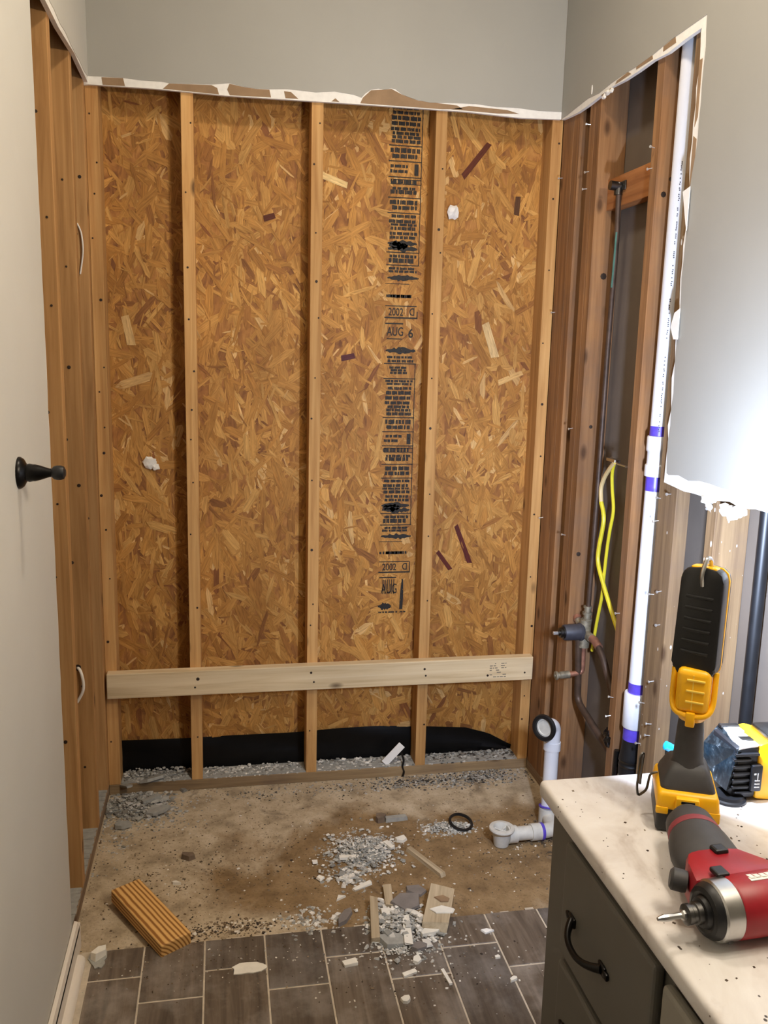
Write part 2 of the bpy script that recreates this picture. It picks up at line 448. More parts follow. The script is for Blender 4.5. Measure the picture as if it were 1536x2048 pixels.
PB = ('y', -.0128, -.012)
scrap([(.055, 2.324), (.052, 2.345), (.115, 2.347), (.12, 2.325)], wall_back, PB)
scrap([(.232, 2.326), (.25, 2.342), (.378, 2.347), (.395, 2.340), (.40, 2.322)], wall_back, PB)
scrap([(.433, 2.322), (.425, 2.338), (.432, 2.355), (.473, 2.349), (.515, 2.346), (.555, 2.347), (.56, 2.325)], wall_back, PB)
scrap([(.605, 2.326), (.60, 2.346), (.622, 2.345), (.645, 2.327)], wall_back, PB)
scrap([(.75, 2.327), (.762, 2.337), (.775, 2.327)], wall_back, PB)
scrap([(.842, 2.328), (.85, 2.345), (.876, 2.369), (.919, 2.374), (.942, 2.378), (.978, 2.363), (1.031, 2.349), (1.108, 2.346), (1.16, 2.344), (1.18, 2.334), (1.11, 2.329)], wall_back, PB)
scrap([(1.14, 2.331), (1.20, 2.345), (1.33, 2.342), (1.372, 2.333), (1.30, 2.329)], wall_back, PB)
# sheathing sheet with real strands
bm = B(); add_box(bm, (-.12, SD, 0), (1.66, SD+.011, CEIL)); sheath = obj('sheathing', bm, 'osb', wall_back)
rs = random.Random(3)
verts, faces, fc = [], [], []
pal = [((204, 152, 80), 5), ((195, 142, 72), 7), ((186, 133, 64), 7), ((176, 122, 56), 6), ((212, 164, 92), 4), ((162, 110, 50), 3), ((148, 96, 46), 1.6), ((126, 76, 40), .6), ((226, 186, 124), 1.1), ((116, 60, 36), .2)]
pw = [w for _, w in pal]
uvs = []
NFL = 7000
for i in range(NFL):
    x, z = rs.uniform(.0, 1.53), rs.uniform(.0, 2.46)
    big = rs.random() < (.85 if i < NFL*.5 else .35)
    L = rs.uniform(.06, .15) if big else rs.uniform(.02, .07)
    wd = rs.uniform(.010, .032) if big else rs.uniform(.003, .010)
    a = rs.gauss(PI/2+.1, .60) if rs.random() < .75 else rs.uniform(0, PI)
    ca, sa = math.cos(a), math.sin(a)
    yy = SD-.0003-.0017*(i/NFL)
    loc = [(-L/2, -wd/2*rs.uniform(.0, .6)), (-L/2*rs.uniform(.55, .9), -wd/2), (L/2*rs.uniform(.4, .9), -wd/2*rs.uniform(.6, 1)), (L/2, wd/2*rs.uniform(-.4, .6)), (L/2*rs.uniform(.35, .85), wd/2), (-L/2*rs.uniform(.4, .9), wd/2*rs.uniform(.6, 1))]
    b0 = len(verts); tilt = rs.uniform(-.0003, .0003); ou, ov = rs.uniform(0, 50), rs.uniform(0, 50)
    for u, w_ in loc:
        verts.append((x+u*ca-w_*sa, yy+tilt*(1 if u > 0 else -1), z+u*sa+w_*ca)); uvs.append((u+ou, w_+ov))
    faces.append(tuple(range(b0, b0+6)))
    c = lin(rs.choices(pal, pw)[0][0]); c = tuple(.72*a_+.28*b_ for a_, b_ in zip(c, lin((186, 133, 66)))); k = rs.uniform(.9, 1.08); fc.append(tuple(min(1, v_*k) for v_ in c))
# a few strands that stand out
for (x, z, L, wd, a, c) in ((.77, 2.11, .105, .022, -.33, (236, 204, 140)), (1.26, 2.20, .15, .020, .9, (96, 44, 24)), (1.515-.10, 2.06, .065, .02, 1.5, (90, 58, 34)),
                            (1.27, .86, .16, .018, 1.95, (92, 36, 28)), (1.20, .80, .09, .016, 2.2, (98, 40, 28)), (.83, 1.53, .05, .02, .2, (86, 40, 44)), (.56, 1.98, .04, .02, .3, (92, 44, 26)),
                            (1.34, 1.60, .13, .03, 1.9, (232, 200, 144)), (.10, 1.60, .10, .028, 1.75, (228, 190, 128)), (1.42, 1.47, .10, .02, .4, (228, 186, 120))):
    b0 = len(verts); ca, sa = math.cos(a), math.sin(a)
    for u, w_ in ((-L/2, -wd/2), (L/2, -wd/2*.8), (L/2*.94, wd/2), (-L/2*.9, wd/2)): verts.append((x+u*ca-w_*sa, SD-.0021, z+u*sa+w_*ca)); uvs.append((u, w_))
    faces.append(tuple(range(b0, b0+4))); fc.append(lin(c))
strands = tag(mesh_vc('wood_strands', verts, faces, fc, 'flake', sheath), kind='stuff')
uvl = strands.data.uv_layers.new(name='UVMap')
for lp in strands.data.loops: uvl.data[lp.index].uv = uvs[lp.vertex_index]
# ink stamps printed on the sheet
YI = SD-.0024
def text_mesh(txt, size, bold=0.0):
    cu = bpy.data.curves.new('t', 'FONT'); cu.body = txt; cu.size = size; cu.extrude = .0001; cu.offset = bold
    o = bpy.data.objects.new('t', cu); C.objects.link(o)
    me = bpy.data.meshes.new_from_object(o.evaluated_get(bpy.context.evaluated_depsgraph_get()))
    bpy.data.objects.remove(o); bpy.data.curves.remove(cu); return me
def put_text(name, txt, size, m4, mat, parent, bold=0.0):
    me = text_mesh(txt, size, bold); me.transform(m4); me.materials.clear(); me.materials.append(M[mat])
    o = bpy.data.objects.new(name, me); C.objects.link(o); o.parent = parent; return o
def ink_row(bm, r, x0, x1, z, h, words=True):
    if not words: add_box(bm, (x0, YI-.0001, z-h/2*1.25), (x1, YI, z+h/2*1.25)); return
    x = x0
    while x < x1-.004:
        wl = r.uniform(.006, .026); e = min(x1, x+wl)
        n = max(1, int((e-x)/.0045)); st = (e-x)/n          # letters inside a word
        for q in range(n):
            a_ = x+q*st; add_box(bm, (a_, YI-.0001, z-h/2*r.uniform(.8, 1)), (a_+st*r.uniform(.86, 1.05), YI, z+h/2*r.uniform(.75, 1)))
        x = e+r.uniform(.0022, .0042)
def smear(bm, r, x0, x1, z, h):
    n = 14; top = [(x0+(x1-x0)*i/n, z+h/2*r.uniform(.35, 1)*math.sin(PI*(.08+.84*i/n))) for i in range(n+1)]
    bot = [(x0+(x1-x0)*i/n, z-h/2*r.uniform(.35, 1)*math.sin(PI*(.08+.84*i/n))) for i in range(n+1)]
    add_prism(bm, top+bot[::-1], 'y', YI-.0001, YI)
def stamp(z0, zmax, seed, part):
    r = random.Random(seed); bm = B(); Z = lambda yz: z0+(1602-yz)*.000496
    def row(yz, h, x0=.968, x1=1.064):
        if Z(yz) < zmax: ink_row(bm, r, x0+r.uniform(-.006, .006), x1-r.uniform(0, .010), Z(yz), h*.000496*1.22)
    def rule(yz, x0=.957, x1=1.071, h=5):
        if Z(yz) < zmax: ink_row(bm, r, x0, x1, Z(yz), h*.000496, False)
    for yz in (85, 112): row(yz, 15)
    for yz in (130, 235, 510, 610, 712, 845, 945, 1205, 1290): rule(yz)
    for yz in (158, 176, 195): row(yz, 14, .980, 1.045)
    for yz, h in ((252, 14), (272, 14), (302, 18), (335, 24), (370, 22), (405, 20), (433, 18), (456, 18), (483, 20), (540, 28), (578, 24), (742, 24), (785, 16), (808, 24), (875, 26), (910, 24), (966, 18), (1000, 20), (1022, 14), (1046, 20), (1080, 18), (1106, 18), (1230, 18), (1260, 28), (1312, 14), (1332, 14)): row(yz, h)
    for yz in (642, 675): row(yz, 18, .965, 1.030)
    for yz in (728, 757): rule(yz, .965, 1.070, 4)
    if Z(660) < zmax: ink_row(bm, r, 1.046, 1.060, Z(662), 60*.000496, False)
    for yz, h, x0, x1 in ((40, 46, .962, 1.068), (1145, 40, .960, 1.062), (1180, 44, .962, 1.064), (1160, 60, .965, 1.03), (1375, 40, .962, 1.072)):
        if Z(yz) < zmax: smear(bm, r, x0, x1, Z(yz), h*.000496*1.25)
    rule(1415, .955, 1.04, 3)
    row(1498, 18, .962, 1.060); row(1498, 18, .980, 1.050)
    if part == 1:
        zt = min(Z(130), zmax); add_box(bm, (1.0685, YI-.0001, Z(1290)), (1.0712, YI, zt))
    else:
        add_box(bm, (1.0675, YI-.0001, Z(1290)), (1.070, YI, Z(130)))
    # date box
    rule(1565, .957, 1.068, 5); rule(1645, .955, 1.072, 8); add_box(bm, (1.069, YI-.0001, Z(1645)), (1.072, YI, Z(1600 if part == 1 else 1565)))
    o = obj('ink_stamp', bm, 'ink', sheath)
    T = Matrix.Translation; RX = Matrix.Rotation(PI/2, 4, 'X')
    put_text('ink_date', '2002', .036, T((.968, YI, Z(1630))) @ RX @ Matrix.Diagonal((.74, 1, 1, 1)), 'ink', sheath, .0004)
    put_text('ink_date', 'D', .036, T((1.062, YI, Z(1578))) @ RX @ Matrix.Rotation(PI, 4, 'Z') @ Matrix.Diagonal((.74, 1, 1, 1)), 'ink', sheath, .0004)
    bm = B(); ink_row(bm, r, .958, 1.022, Z(1685), .0034, False)
    if part == 1:
        ink_row(bm, r, .965, 1.018, Z(1790), .0024, False)
        obj('ink_rule', bm, 'ink', sheath)
        put_text('ink_date', 'AUG', .042, T((.964, YI, Z(1768))) @ RX @ Matrix.Diagonal((.68, 1, 1, 1)), 'ink', sheath, .0004)
        put_text('ink_date', '6', .042, T((1.040, YI, Z(1778))) @ RX @ Matrix.Diagonal((.9, 1, 1, 1)), 'ink', sheath, .0008)
    else:
        for x in (.972, .980, .988, .995, 1.003, 1.012): add_box(bm, (x, YI-.0001, Z(1810)), (x+.003, YI, Z(1700)))
        smear(bm, r, .956, 1.005, Z(1905), .035); ink_row(bm, r, .958, 1.03, Z(1950), .006); ink_row(bm, r, 1.038, 1.060, Z(1950), .005)
        add_prism(bm, [(1.036, Z(1930)), (1.038, Z(1800)), (1.043, Z(1700)), (1.048, Z(1700)), (1.050, Z(1800)), (1.048, Z(1930))], 'y', YI-.0001, YI)
        obj('ink_rule', bm, 'ink', sheath)
        put_text('ink_date', 'AUG', .052, T((.966, YI, Z(1805))) @ RX @ Matrix.Diagonal((.55, 1, 1, 1)), 'ink', sheath)
stamp(1.690, 2.40, 11, 1); stamp(.782, 1.60, 12, 2)

# black felt strip at the foot of the sheathing (wavy top, slight folds)
bm = B(); nx = 60; top = [(-.02, .170), (.045, .168), (.275, .158), (.48, .160), (.673, .163), (.80, .168), (.936, .166), (1.10, .156), (1.306, .143), (1.40, .115), (1.491, .062), (1.53, .05)]
def itp(x, L):
    for (a, b), (c_, d) in zip(L, L[1:]):
        if a <= x <= c_: return b+(d-b)*(x-a)/(c_-a)
    return L[-1][1]
rows = []
for i in range(nx+1):
    x = -.02+1.53*i/nx; zt = itp(x, top); rows.append([bm.verts.new((x, .082-.006*math.sin(x*9+j*1.3)*(j/6)-.004*(j == 2), .030+(zt-.030)*j/6)) for j in range(7)])
for a, b in zip(rows, rows[1:]):
    for j in range(6): bm.faces.new((a[j], b[j], b[j+1], a[j+1]))
bmesh.ops.solidify(bm, geom=bm.faces[:], thickness=.0012)
felt = obj('felt_strip', bm, 'felt', wall_back, smooth=True)
# plate and studs
rn = random.Random(21)
def heads(parent, pts, axis_dir, r=.0028, mat='nail', name='nail_heads', length=.002):
    bm = B(); d = Vector(axis_dir)
    for p_ in pts: k_ = rn.choice((1, 1, 1.25, 1.7)); add_lathe(bm, [(r*k_, -.001), (r*k_, length*.5), (r*k_*.6, length*.7)], axis_mat(Vector(p_), d), 8)
    return tag(obj(name, bm, mat, parent, smooth=True), kind='stuff')
box('bottom_plate', (0, 0, 0), (WX, SD, .038), 'plate', wall_back, .002)
stud_x = [0.0, .2827, .6887, 1.0952, WX-.038]
for i, x in enumerate(stud_x):
    s_ = box('stud', (x, 0, .038), (x+.038, SD-.001, CEIL-.02), 'stud', wall_back, .0015)
    pts = []
    z = .2
    while z < 2.3:
        pts.append((x+.019+rn.uniform(-.011, .011), 0, z)); z += rn.uniform(.07, .26)
    heads(s_, pts, (0, -1, 0))
# white plug/foam bits on the sheathing
def blob(name, loc, r, mat, parent, seed, s=(1, .6, 1.2)):
    bm = B(); bmesh.ops.create_icosphere(bm, subdivisions=2, radius=r); q = random.Random(seed)
    for v_ in bm.verts: v_.co *= q.uniform(.7, 1.25); v_.co.x *= s[0]; v_.co.y *= s[1]; v_.co.z *= s[2]
    bmesh.ops.translate(bm, verts=bm.verts, vec=loc); return obj(name, bm, mat, parent)
blob('foam_bit', (1.182, .080, 2.026), .020, 'gyp', sheath, 4)
blob('paper_scrap', (.160, .079, 1.165), .022, 'chip', sheath, 15, (1.1, .4, .9)); blob('paper_scrap', (.178, .079, 1.150), .012, 'chip', sheath, 16, (1.0, .5, 1.1))

# ------------------------------------------------------------------ left wall
bm = B()
bm_poly = [(ED-.003, .012), (ED-.015, .3), (ED+.01, .9), (ED-.005, 1.3), (ED+.02, 1.7), (ED, 2.2), (ED, ZC), (.0, ZC), (.0, CEIL), (YF, CEIL), (YF, .012)]
add_prism(bm, [(ED+random.uniform(-.003, .003), z_*.05+.012) for z_ in range(0, 46)]+[(ED, ZC), (-.5, ZC-.003), (-.25, ZC+.012), (-.012, ZC+.006), (-.012, CEIL), (YF, CEIL), (YF, .012)], 'x', 0, .0118)
wall_left = struct(obj('wall_left', bm, 'gyp'))
bm = B(); rl = random.Random(5)
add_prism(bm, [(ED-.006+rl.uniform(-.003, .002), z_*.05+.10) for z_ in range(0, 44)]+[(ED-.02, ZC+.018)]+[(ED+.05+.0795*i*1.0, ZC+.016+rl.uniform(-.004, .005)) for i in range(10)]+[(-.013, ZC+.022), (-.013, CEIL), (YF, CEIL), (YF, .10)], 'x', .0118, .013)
obj('painted_face', bm, 'paint_lit', wall_left)
box('backing_panel', (-SD-.012, YF, 0), (-SD, .1, CEIL), 'backing', wall_left)
box('bottom_plate', (-SD, YF, 0), (0, 0, .038), 'plate_y', wall_left, .002)
for y0 in (-.600, -.282, -.0385):
    s_ = box('stud', (-SD+.001, y0, .038), (0, y0+.038, CEIL-.02), 'stud_l', wall_left, .0015)
    pts = []; z = .25
    while z < 2.2:
        pts.append((-.045+rn.uniform(-.03, .03), y0, z)); z += rn.uniform(.12, .3)
    heads(s_, pts, (0, -1, 0), .0032)
for y0 in (-.90, -1.31, -1.72): box('stud', (-SD+.001, y0, .038), (0, y0+.038, CEIL-.02), 'stud_l', wall_left)
# pale plaster dust lying on the left plate
bm = B(); n = 60
for i in range(n):
    y = -.84+.80*i/n
    if any(a-.002 < y < a+.05 for a in (-.600, -.282)): continue
    add_box(bm, (-SD+.003, y, .038), (-.001-random.uniform(0, .004), y+.0145, .0385+random.uniform(.0005, .003)))
tag(obj('plaster_dust', bm, 'mortar', wall_left), kind='stuff')
# short white wire end poking from a hole in the left stud, and another higher up
bm = B(); add_lathe(bm, [(.010, 0), (.010, .0012)], axis_mat((-.042, -.282, .578), (0, -1, 0)), 14); obj('bored_hole', bm, 'nail', wall_left)
bm = B(); add_tube(bm, smooth_path([(-.042, -.280, .578), (-.032, -.292, .567), (-.025, -.297, .535), (-.028, -.297, .505), (-.046, -.292, .470)]), .0045, 8)
obj('wire_end', bm, 'cable_w', wall_left, smooth=True)
bm = B(); add_tube(bm, smooth_path([(-.030, -.040, 1.915), (-.018, -.046, 1.885), (-.015, -.047, 1.83), (-.026, -.042, 1.765)]), .0026, 6)
obj('wire_end', bm, 'cable_w', wall_left, smooth=True)

# baseboard of the left wall: board, cap step and shoe moulding
bb = struct(box('baseboard_left', (.0132, YF, TZ), (.0262, -.815, .082), 'trim', bev=.002))
bm = B(); add_prism(bm, [(.0262, .070), (.0262, .080), (.0225, .094), (.0160, .097), (.0140, .097), (.0140, .070)][::-1], 'y', YF, -.832); obj('cap_moulding', bm, 'trim', bb)
bm = B(); add_prism(bm, [(.0262, TZ)]+[(.0262+.019*math.cos(a), TZ+.019*math.sin(a)) for a in [PI/2*i/6 for i in range(7)]], 'y', YF, -.872); obj('shoe_moulding', bm, 'trim', bb, smooth=True)

# ------------------------------------------------------------------ right wall
XR = WX-.0125
bm = B(); rr = random.Random(9)
LC = 1.243
edge_v = [(RD+rr.uniform(-.006, .006), LC+.02+(ZC-LC-.03)*i/26) for i in range(27)]
low = [(RD-.0-(i*.05), LC+rr.uniform(-.008, .004)-.006) for i in range(0, 24)]
poly = [(-.0125, ZC+.002)]+[(-.06-.083*i, ZC+rr.uniform(-.008, .003)) for i in range(10)]+[(RD, ZC)]+edge_v[::-1]+low+[(-2.10, LC), (-2.10, 0.0), (YF, 0.0), (YF, CEIL), (-.0125, CEIL)]
add_prism(bm, poly, 'x', XR+.0012, WX)
wall_right = struct(obj('wall_right', bm, 'gyp'))
bm = B()
ppoly = [(-.0135, ZC+.006)]+[(-.06-.083*i, ZC+.007+rr.uniform(-.003, .005)+.010*(i/10)) for i in range(10)]+[(RD-.022, ZC+.022)]
ppoly += [(RD-.007+rr.uniform(-.006, .003)-(.016 if i > 18 else 0), z_) for i, (_, z_) in enumerate(edge_v)][::-1]
ppoly += [(RD-.022-.0487*i, LC+.020+rr.uniform(-.004, .005)) for i in range(0, 24)]+[(-2.10, LC+.01), (-2.10, 0.0), (YF, 0.0), (YF, CEIL), (-.0135, CEIL)]
add_prism(bm, ppoly, 'x', XR, XR+.0012); obj('painted_face', bm, 'paint', wall_right)
PR_ = ('x', XR+.0004, XR+.0012)
for pts in ([(-.70, 2.326), (-.70, 2.338), (-.76, 2.342), (-.765, 2.327)], [(-.55, 2.326), (-.55, 2.334), (-.64, 2.338), (-.645, 2.325)], [(-.42, 2.324), (-.43, 2.331), (-.50, 2.334), (-.52, 2.324)],
            [(-.888, 2.25), (-.902, 2.25), (-.902, 2.12), (-.89, 2.10)], [(-.889, 2.08), (-.905, 2.07), (-.905, 1.99), (-.889, 1.96)]):
    scrap(pts, wall_right, PR_)
# hanging flaps of torn facing paper
for k, pts in enumerate(([(-.872, 1.955), (-.905, 1.962), (-.905, 1.86), (-.898, 1.875)], [(-.866, 1.63), (-.880, 1.665), (-.905, 1.675), (-.906, 1.60), (-.885, 1.60)])):
    bm = B(); add_prism(bm, pts, 'x', XR-.006, XR-.0045); obj('paper_flap', bm, 'paper', wall_right)
for k, (y, z, r) in enumerate(((-1.085, 1.226, .016), (-1.10, 1.212, .012), (-1.112, 1.231, .012), (-1.165, 1.216, .018), (-1.19, 1.213, .022), (-1.215, 1.220, .016), (-1.235, 1.226, .012), (-.34, 2.312, .010), (-.365, 2.318, .012), (-.39, 2.316, .010))):
    blob('crumbled_gypsum', (XR+.004, y, z), r, 'gyp', wall_right, 40+k, (.45, 1.2, .8))
bm = B(); add_prism(bm, splotch(-.255, 2.352, .010, s=(.5, 1.3)), 'x', XR-.001, XR); obj('paint_chip', bm, 'paper', wall_right)
box('backing_panel', (WX+SD, YF, 0), (WX+SD+.012, .0, CEIL), 'backing', wall_right)
box('bottom_plate', (WX, YF, 0), (WX+SD, 0, .038), 'plate_y', wall_right, .002)
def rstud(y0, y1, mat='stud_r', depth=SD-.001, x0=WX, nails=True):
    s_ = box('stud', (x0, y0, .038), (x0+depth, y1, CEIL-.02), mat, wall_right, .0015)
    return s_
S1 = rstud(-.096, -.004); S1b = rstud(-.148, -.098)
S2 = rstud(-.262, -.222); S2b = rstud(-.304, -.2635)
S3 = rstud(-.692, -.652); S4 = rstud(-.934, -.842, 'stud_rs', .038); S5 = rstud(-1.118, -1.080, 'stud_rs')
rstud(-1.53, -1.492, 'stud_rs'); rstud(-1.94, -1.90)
box('blocking', (WX+.0375, -.651, 1.995), (WX+.0755, -.305, 2.085), 'block', wall_right, .0015)
# screws left standing in the studs
scr = B(); add_lathe(scr, [(.0014, -.012), (.0014, .011), (.0038, .013), (.0038, .0155)], None, 8)
scr_me = bpy.data.meshes.new('screw'); scr.to_mesh(scr_me); scr.free(); scr_me.materials.append(M['screw'])
def screw(parent, p_, d):
    o = bpy.data.objects.new('screw', scr_me); C.objects.link(o); o.matrix_world = axis_mat(Vector(p_), Vector(d)+Vector((0, rn.uniform(-.3, .3), rn.uniform(-.25, .25)))); o.parent = parent
for s_, y, zs in ((S1, -.02, (2.14, 1.70, .98)), (S2, -.235, (2.26, 2.12, 2.07, 1.32, .96)), (S3, -.668, (2.10, 2.05, .82, .56, .50)), (S4, -.855, (1.19, 1.13, .93, .50, .355, .62)), (S4, -.90, (1.21, .95, .86, .70, .58, .545)), (S5, -1.097, (1.205, 1.06, .84))):
    for z in zs: screw(s_, (WX, y+rn.uniform(-.006, .006), z), (-1, 0, 0))
for s_, y, zs in ((S2b, -.304, (1.80, 1.33, .91)), (S3, -.692, (2.02, 1.98, 1.06))):
    heads(s_, [(WX+.035+rn.uniform(-.02, .02), y, z) for z in zs], (0, -1, 0), .006)

# ------------------------------------------------------------------ ledger board across the back studs
led_z = .4594
t = tag(box('ledger_board', (.008, -.038, led_z-.089), (1.521, 0, led_z), 'ledger', bev=.003), 'long pale new lumber board fixed across the wall studs near the floor', 'board')
bm = B(); r = random.Random(2)
for i in range(7):       # faint mill stamp near the right end
    z = led_z-.020-.0085*i; x = 1.355
    while x < 1.415:
        e = x+r.uniform(.004, .016)
        if r.random() < .7: add_box(bm, (x, -.0383, z-.0016), (min(e, 1.418), -.038, z+.0016))
        x = e+.003
obj('mill_stamp', bm, 'ink_l', t)
heads(t, [(.30, -.038, .40), (.31, -.038, .43), (.70, -.038, .435), (.71, -.038, .40), (1.11, -.038, .43), (1.115, -.038, .405), (1.348, -.038, .395), (1.49, -.038, .40)], (0, -1, 0), .0035)

# ------------------------------------------------------------------ shower plumbing in the right wall
t = thing('shower_valve', 'tarnished copper shower plumbing with grey mixing valve between right wall studs', 'plumbing', (1.565, -.37, .66))
o0 = Vector((1.565, -.37, .66))
def W2(pts): return [Vector(p_)-o0 for p_ in pts]
bm = B(); add_tube(bm, W2([(1.573, -.366, .735), (1.574, -.372, 1.1), (1.575, -.373, 1.57), (1.568, -.398, 1.91), (1.5590, -.407, 2.045)]), .0079, 12); riser = obj('riser_pipe', bm, 'copper', t, smooth=True)
bm = B(); add_tube(bm, W2([(1.5630, -.404, 1.92), (1.5645, -.398, 1.84), (1.5655, -.391, 1.76)]), .0030, 6); obj('patina_streak', bm, 'patina', riser, smooth=True)
bm = B(); zz = 2.045
add_cyl(bm, *W2([(1.5580, -.407, zz-.02), (1.5580, -.407, zz+.014)]), .0125, 14); add_cyl(bm, *W2([(1.561, -.407, zz+.004), (1.531, -.407, zz+.006)]), .0135, 14)
add_box(bm, W2([(1.5640, -.438, zz-.008)])[0], W2([(1.5690, -.376, zz+.018)])[0], .002)
obj('drop_ear_elbow', bm, 'steel_d', t, smooth=True)
bm = B()      # brass body with the rings above it
add_cyl(bm, *W2([(1.562, -.37, .612), (1.566, -.37, .705)]), .019, 16)
for z0_, z1_, r_ in ((.70, .708, .017), (.708, .722, .012), (.722, .730, .016), (.730, .744, .0115), (.744, .750, .014)): add_cyl(bm, *W2([(1.571, -.367, z0_), (1.571, -.367, z1_)]), r_, 14)
add_cyl(bm, *W2([(1.562, -.35, .668), (1.562, -.318, .688)]), .012, 12); add_cyl(bm, *W2([(1.563, -.38, .66), (1.570, -.412, .655)]), .0145, 12)
obj('valve_body', bm, 'brass', t, smooth=True)
bm = B(); add_lathe(bm, [(.027, 0), (.030, .004), (.030, .010), (.0275, .012), (.0262, .062), (.024, .066)], axis_mat(W2([(1.556, -.37, .664)])[0], (-1, -.03, 0)), 24); cart = obj('cartridge', bm, 'cart', t, smooth=True)
bm = B(); add_lathe(bm, [(.020, 0), (.020, .005), (.0165, .006), (.0165, .014), (.010, .015), (.010, .020)], axis_mat(W2([(1.490, -.372, .664)])[0], (-1, -.03, 0)), 20)
obj('cartridge_nut', bm, 'steel_d', cart, smooth=True)
bm = B(); add_box(bm, (-.0045, -.0045, 0), (.0045, .0045, .016), .001, axis_mat(W2([(1.470, -.373, .664)])[0], (-1, -.03, 0))); obj('stem', bm, 'screw', cart)
bm = B(); add_tube(bm, W2(bend([(1.565, -.368, .615), (1.566, -.369, .522), (1.51, -.370, .517)], .016)), .0088, 12); sp = obj('spout_pipe', bm, 'copper_b', t, smooth=True)
bm = B(); add_lathe(bm, [(.0125, 0), (.0125, .032), (.010, .034), (.010, .040), (.0145, .041), (.0145, .048), (.006, .049), (.006, .052)], axis_mat(W2([(1.520, -.370, .518)])[0], (-1, 0, -.05)), 14); obj('spout_adapter', bm, 'brass', sp, smooth=True)
bm = B(); add_tube(bm, W2(bend([(1.566, -.385, .657), (1.575, -.425, .652), (1.579, -.482, .622), (1.585, -.55, .53), (1.59, -.668, .36)], .03)), .0105, 12); obj('supply_pipe', bm, 'copper', t, smooth=True)
bm = B(); add_tube(bm, W2([(1.568, -.395, .656), (1.575, -.425, .652), (1.578, -.455, .638)]), .0135, 12); obj('supply_elbow', bm, 'copper_b', t, smooth=True)
bm = B(); add_tube(bm, W2(bend([(1.545, -.366, .645), (1.552, -.368, .53), (1.560, -.360, .42), (1.572, -.56, .355), (1.578, -.655, .33)], .03)), .0112, 12); obj('supply_pipe', bm, 'copper', t, smooth=True)
bm = B(); add_cyl(bm, *W2([(1.562, -.318, .688), (1.563, -.305, .694)]), .014, 12); obj('stub_cap', bm, 'copper_b', t, smooth=True)

# ------------------------------------------------------------------ electrical cable and its bracket
t = thing('electrical_cable', 'loose yellow and tan electrical cable looped over a wire bracket in stud bay', 'cable', (1.585, -.42, .70))
o0 = Vector((1.585, -.42, .70))
bm = B(); add_tube(bm, W2(smooth_path([(1.575, -.478, 1.238), (1.58, -.412, 1.19), (1.58, -.385, 1.145), (1.58, -.392, 1.10)])), .0068, 8); obj('tan_sheath', bm, 'cable_t', t, smooth=True)
bm = B(); add_tube(bm, W2(smooth_path([(1.58, -.392, 1.10), (1.58, -.420, 1.047), (1.578, -.403, .95), (1.578, -.408, .90), (1.58, -.452, .844), (1.583, -.51, .78), (1.587, -.565, .72)])), .0068, 8); obj('yellow_sheath', bm, 'cable', t, smooth=True)
bm = B(); add_tube(bm, W2(smooth_path([(1.575, -.478, 1.238), (1.586, -.444, 1.20), (1.588, -.448, 1.15), (1.588, -.466, 1.086), (1.588, -.452, 1.02), (1.59, -.437, .954), (1.59, -.429, .86), (1.59, -.425, .80), (1.59, -.40, .70), (1.59, -.38, .60)])), .0052, 8); obj('yellow_sheath', bm, 'cable', t, smooth=True)
bm = B(); add_tube(bm, W2([(1.600, -.41, 1.236), (1.575, -.445, 1.246), (1.560, -.49, 1.252), (1.546, -.56, 1.243), (1.530, -.654, 1.247), (1.524, -.658, 1.247)]), .0028, 6)
add_box(bm, W2([(1.548, -.535, 1.243)])[0], W2([(1.566, -.475, 1.252)])[0], .001); obj('wire_bracket', bm, 'steel', t)

# ------------------------------------------------------------------ white PVC vent pipe
pxy = lambda z: (1.5585+.0105*(z-.33)/2.0, -.757)
t = thing('vent_pipe', 'tall white plastic vent pipe with purple primer bands beside right wall stud', 'pipe', (*pxy(.05), .0385))
o0 = Vector(t.location)
def seg(z0_, z1_, r_, mat, name, parent=t, prof=None):
    a, b = Vector((*pxy(z0_), z0_))-o0, Vector((*pxy(z1_), z1_))-o0
    bm = B()
    if prof is None: add_cyl(bm, a, b, r_, 28)
    else: add_lathe(bm, prof, axis_mat(a, b-a), 28)
    return obj(name, bm, mat, parent, smooth=True)
pipe = seg(.30, 2.95, .0242, 'pvc', 'pipe')
cp1 = seg(1.235, 1.345, .0292, 'pvc', 'coupling', prof=[(.0292, 0), (.0300, .003), (.0300, .030), (.0262, .034), (.0262, .066), (.0292, .070), (.0300, .074), (.0300, .106), (.0285, .11)])
seg(1.195, 1.236, .0247, 'primer', 'primer_band', cp1); seg(1.345, 1.372, .0245, 'primer', 'primer_band', cp1)
cp2 = seg(.505, .610, .0335, 'pvc', 'coupling', prof=[(.0315, 0), (.0335, .003), (.0335, .102), (.0315, .105)])
seg(.609, .640, .0248, 'primer', 'primer_band', cp2); seg(.462, .506, .0285, 'primer', 'primer_band', cp2)
rb = seg(.352, .470, .033, 'rubber', 'rubber_coupler', prof=[(.029, .115), (.0300, .085), (.034, .060), (.034, .05), (.0325, .048), (.0325, .04), (.034, .038), (.034, .030), (.0325, .0), (.02, 0)])
for z in (.400, .385): seg(z, z+.005, .0347, 'steel_d', 'band_clamp', rb)
seg(.175, .354, .0330, 'ivory', 'lower_pipe'); seg(.0385, .330, .0385, 'orange', 'base_fitting')
bm = B(); r = random.Random(8); z = 1.36          # line of small print along the pipe
while z < 2.06:
    if not (1.56 < z < 1.60 or 1.71 < z < 1.74) and r.random() < .8:
        x0, y0 = pxy(z); a = math.radians(238+4*r.random()); p_ = Vector((x0+.02435*math.cos(a), y0+.02435*math.sin(a), z))-o0
        add_box(bm, (-.0015, -.0002, -.0013), (.0015, .0002, .0013), 0, axis_mat(p_, (math.cos(a), math.sin(a), 0)) @ Matrix.Rotation(PI/2, 4, 'X'))
    z += r.choice((.0048, .0048, .0048, .0105))
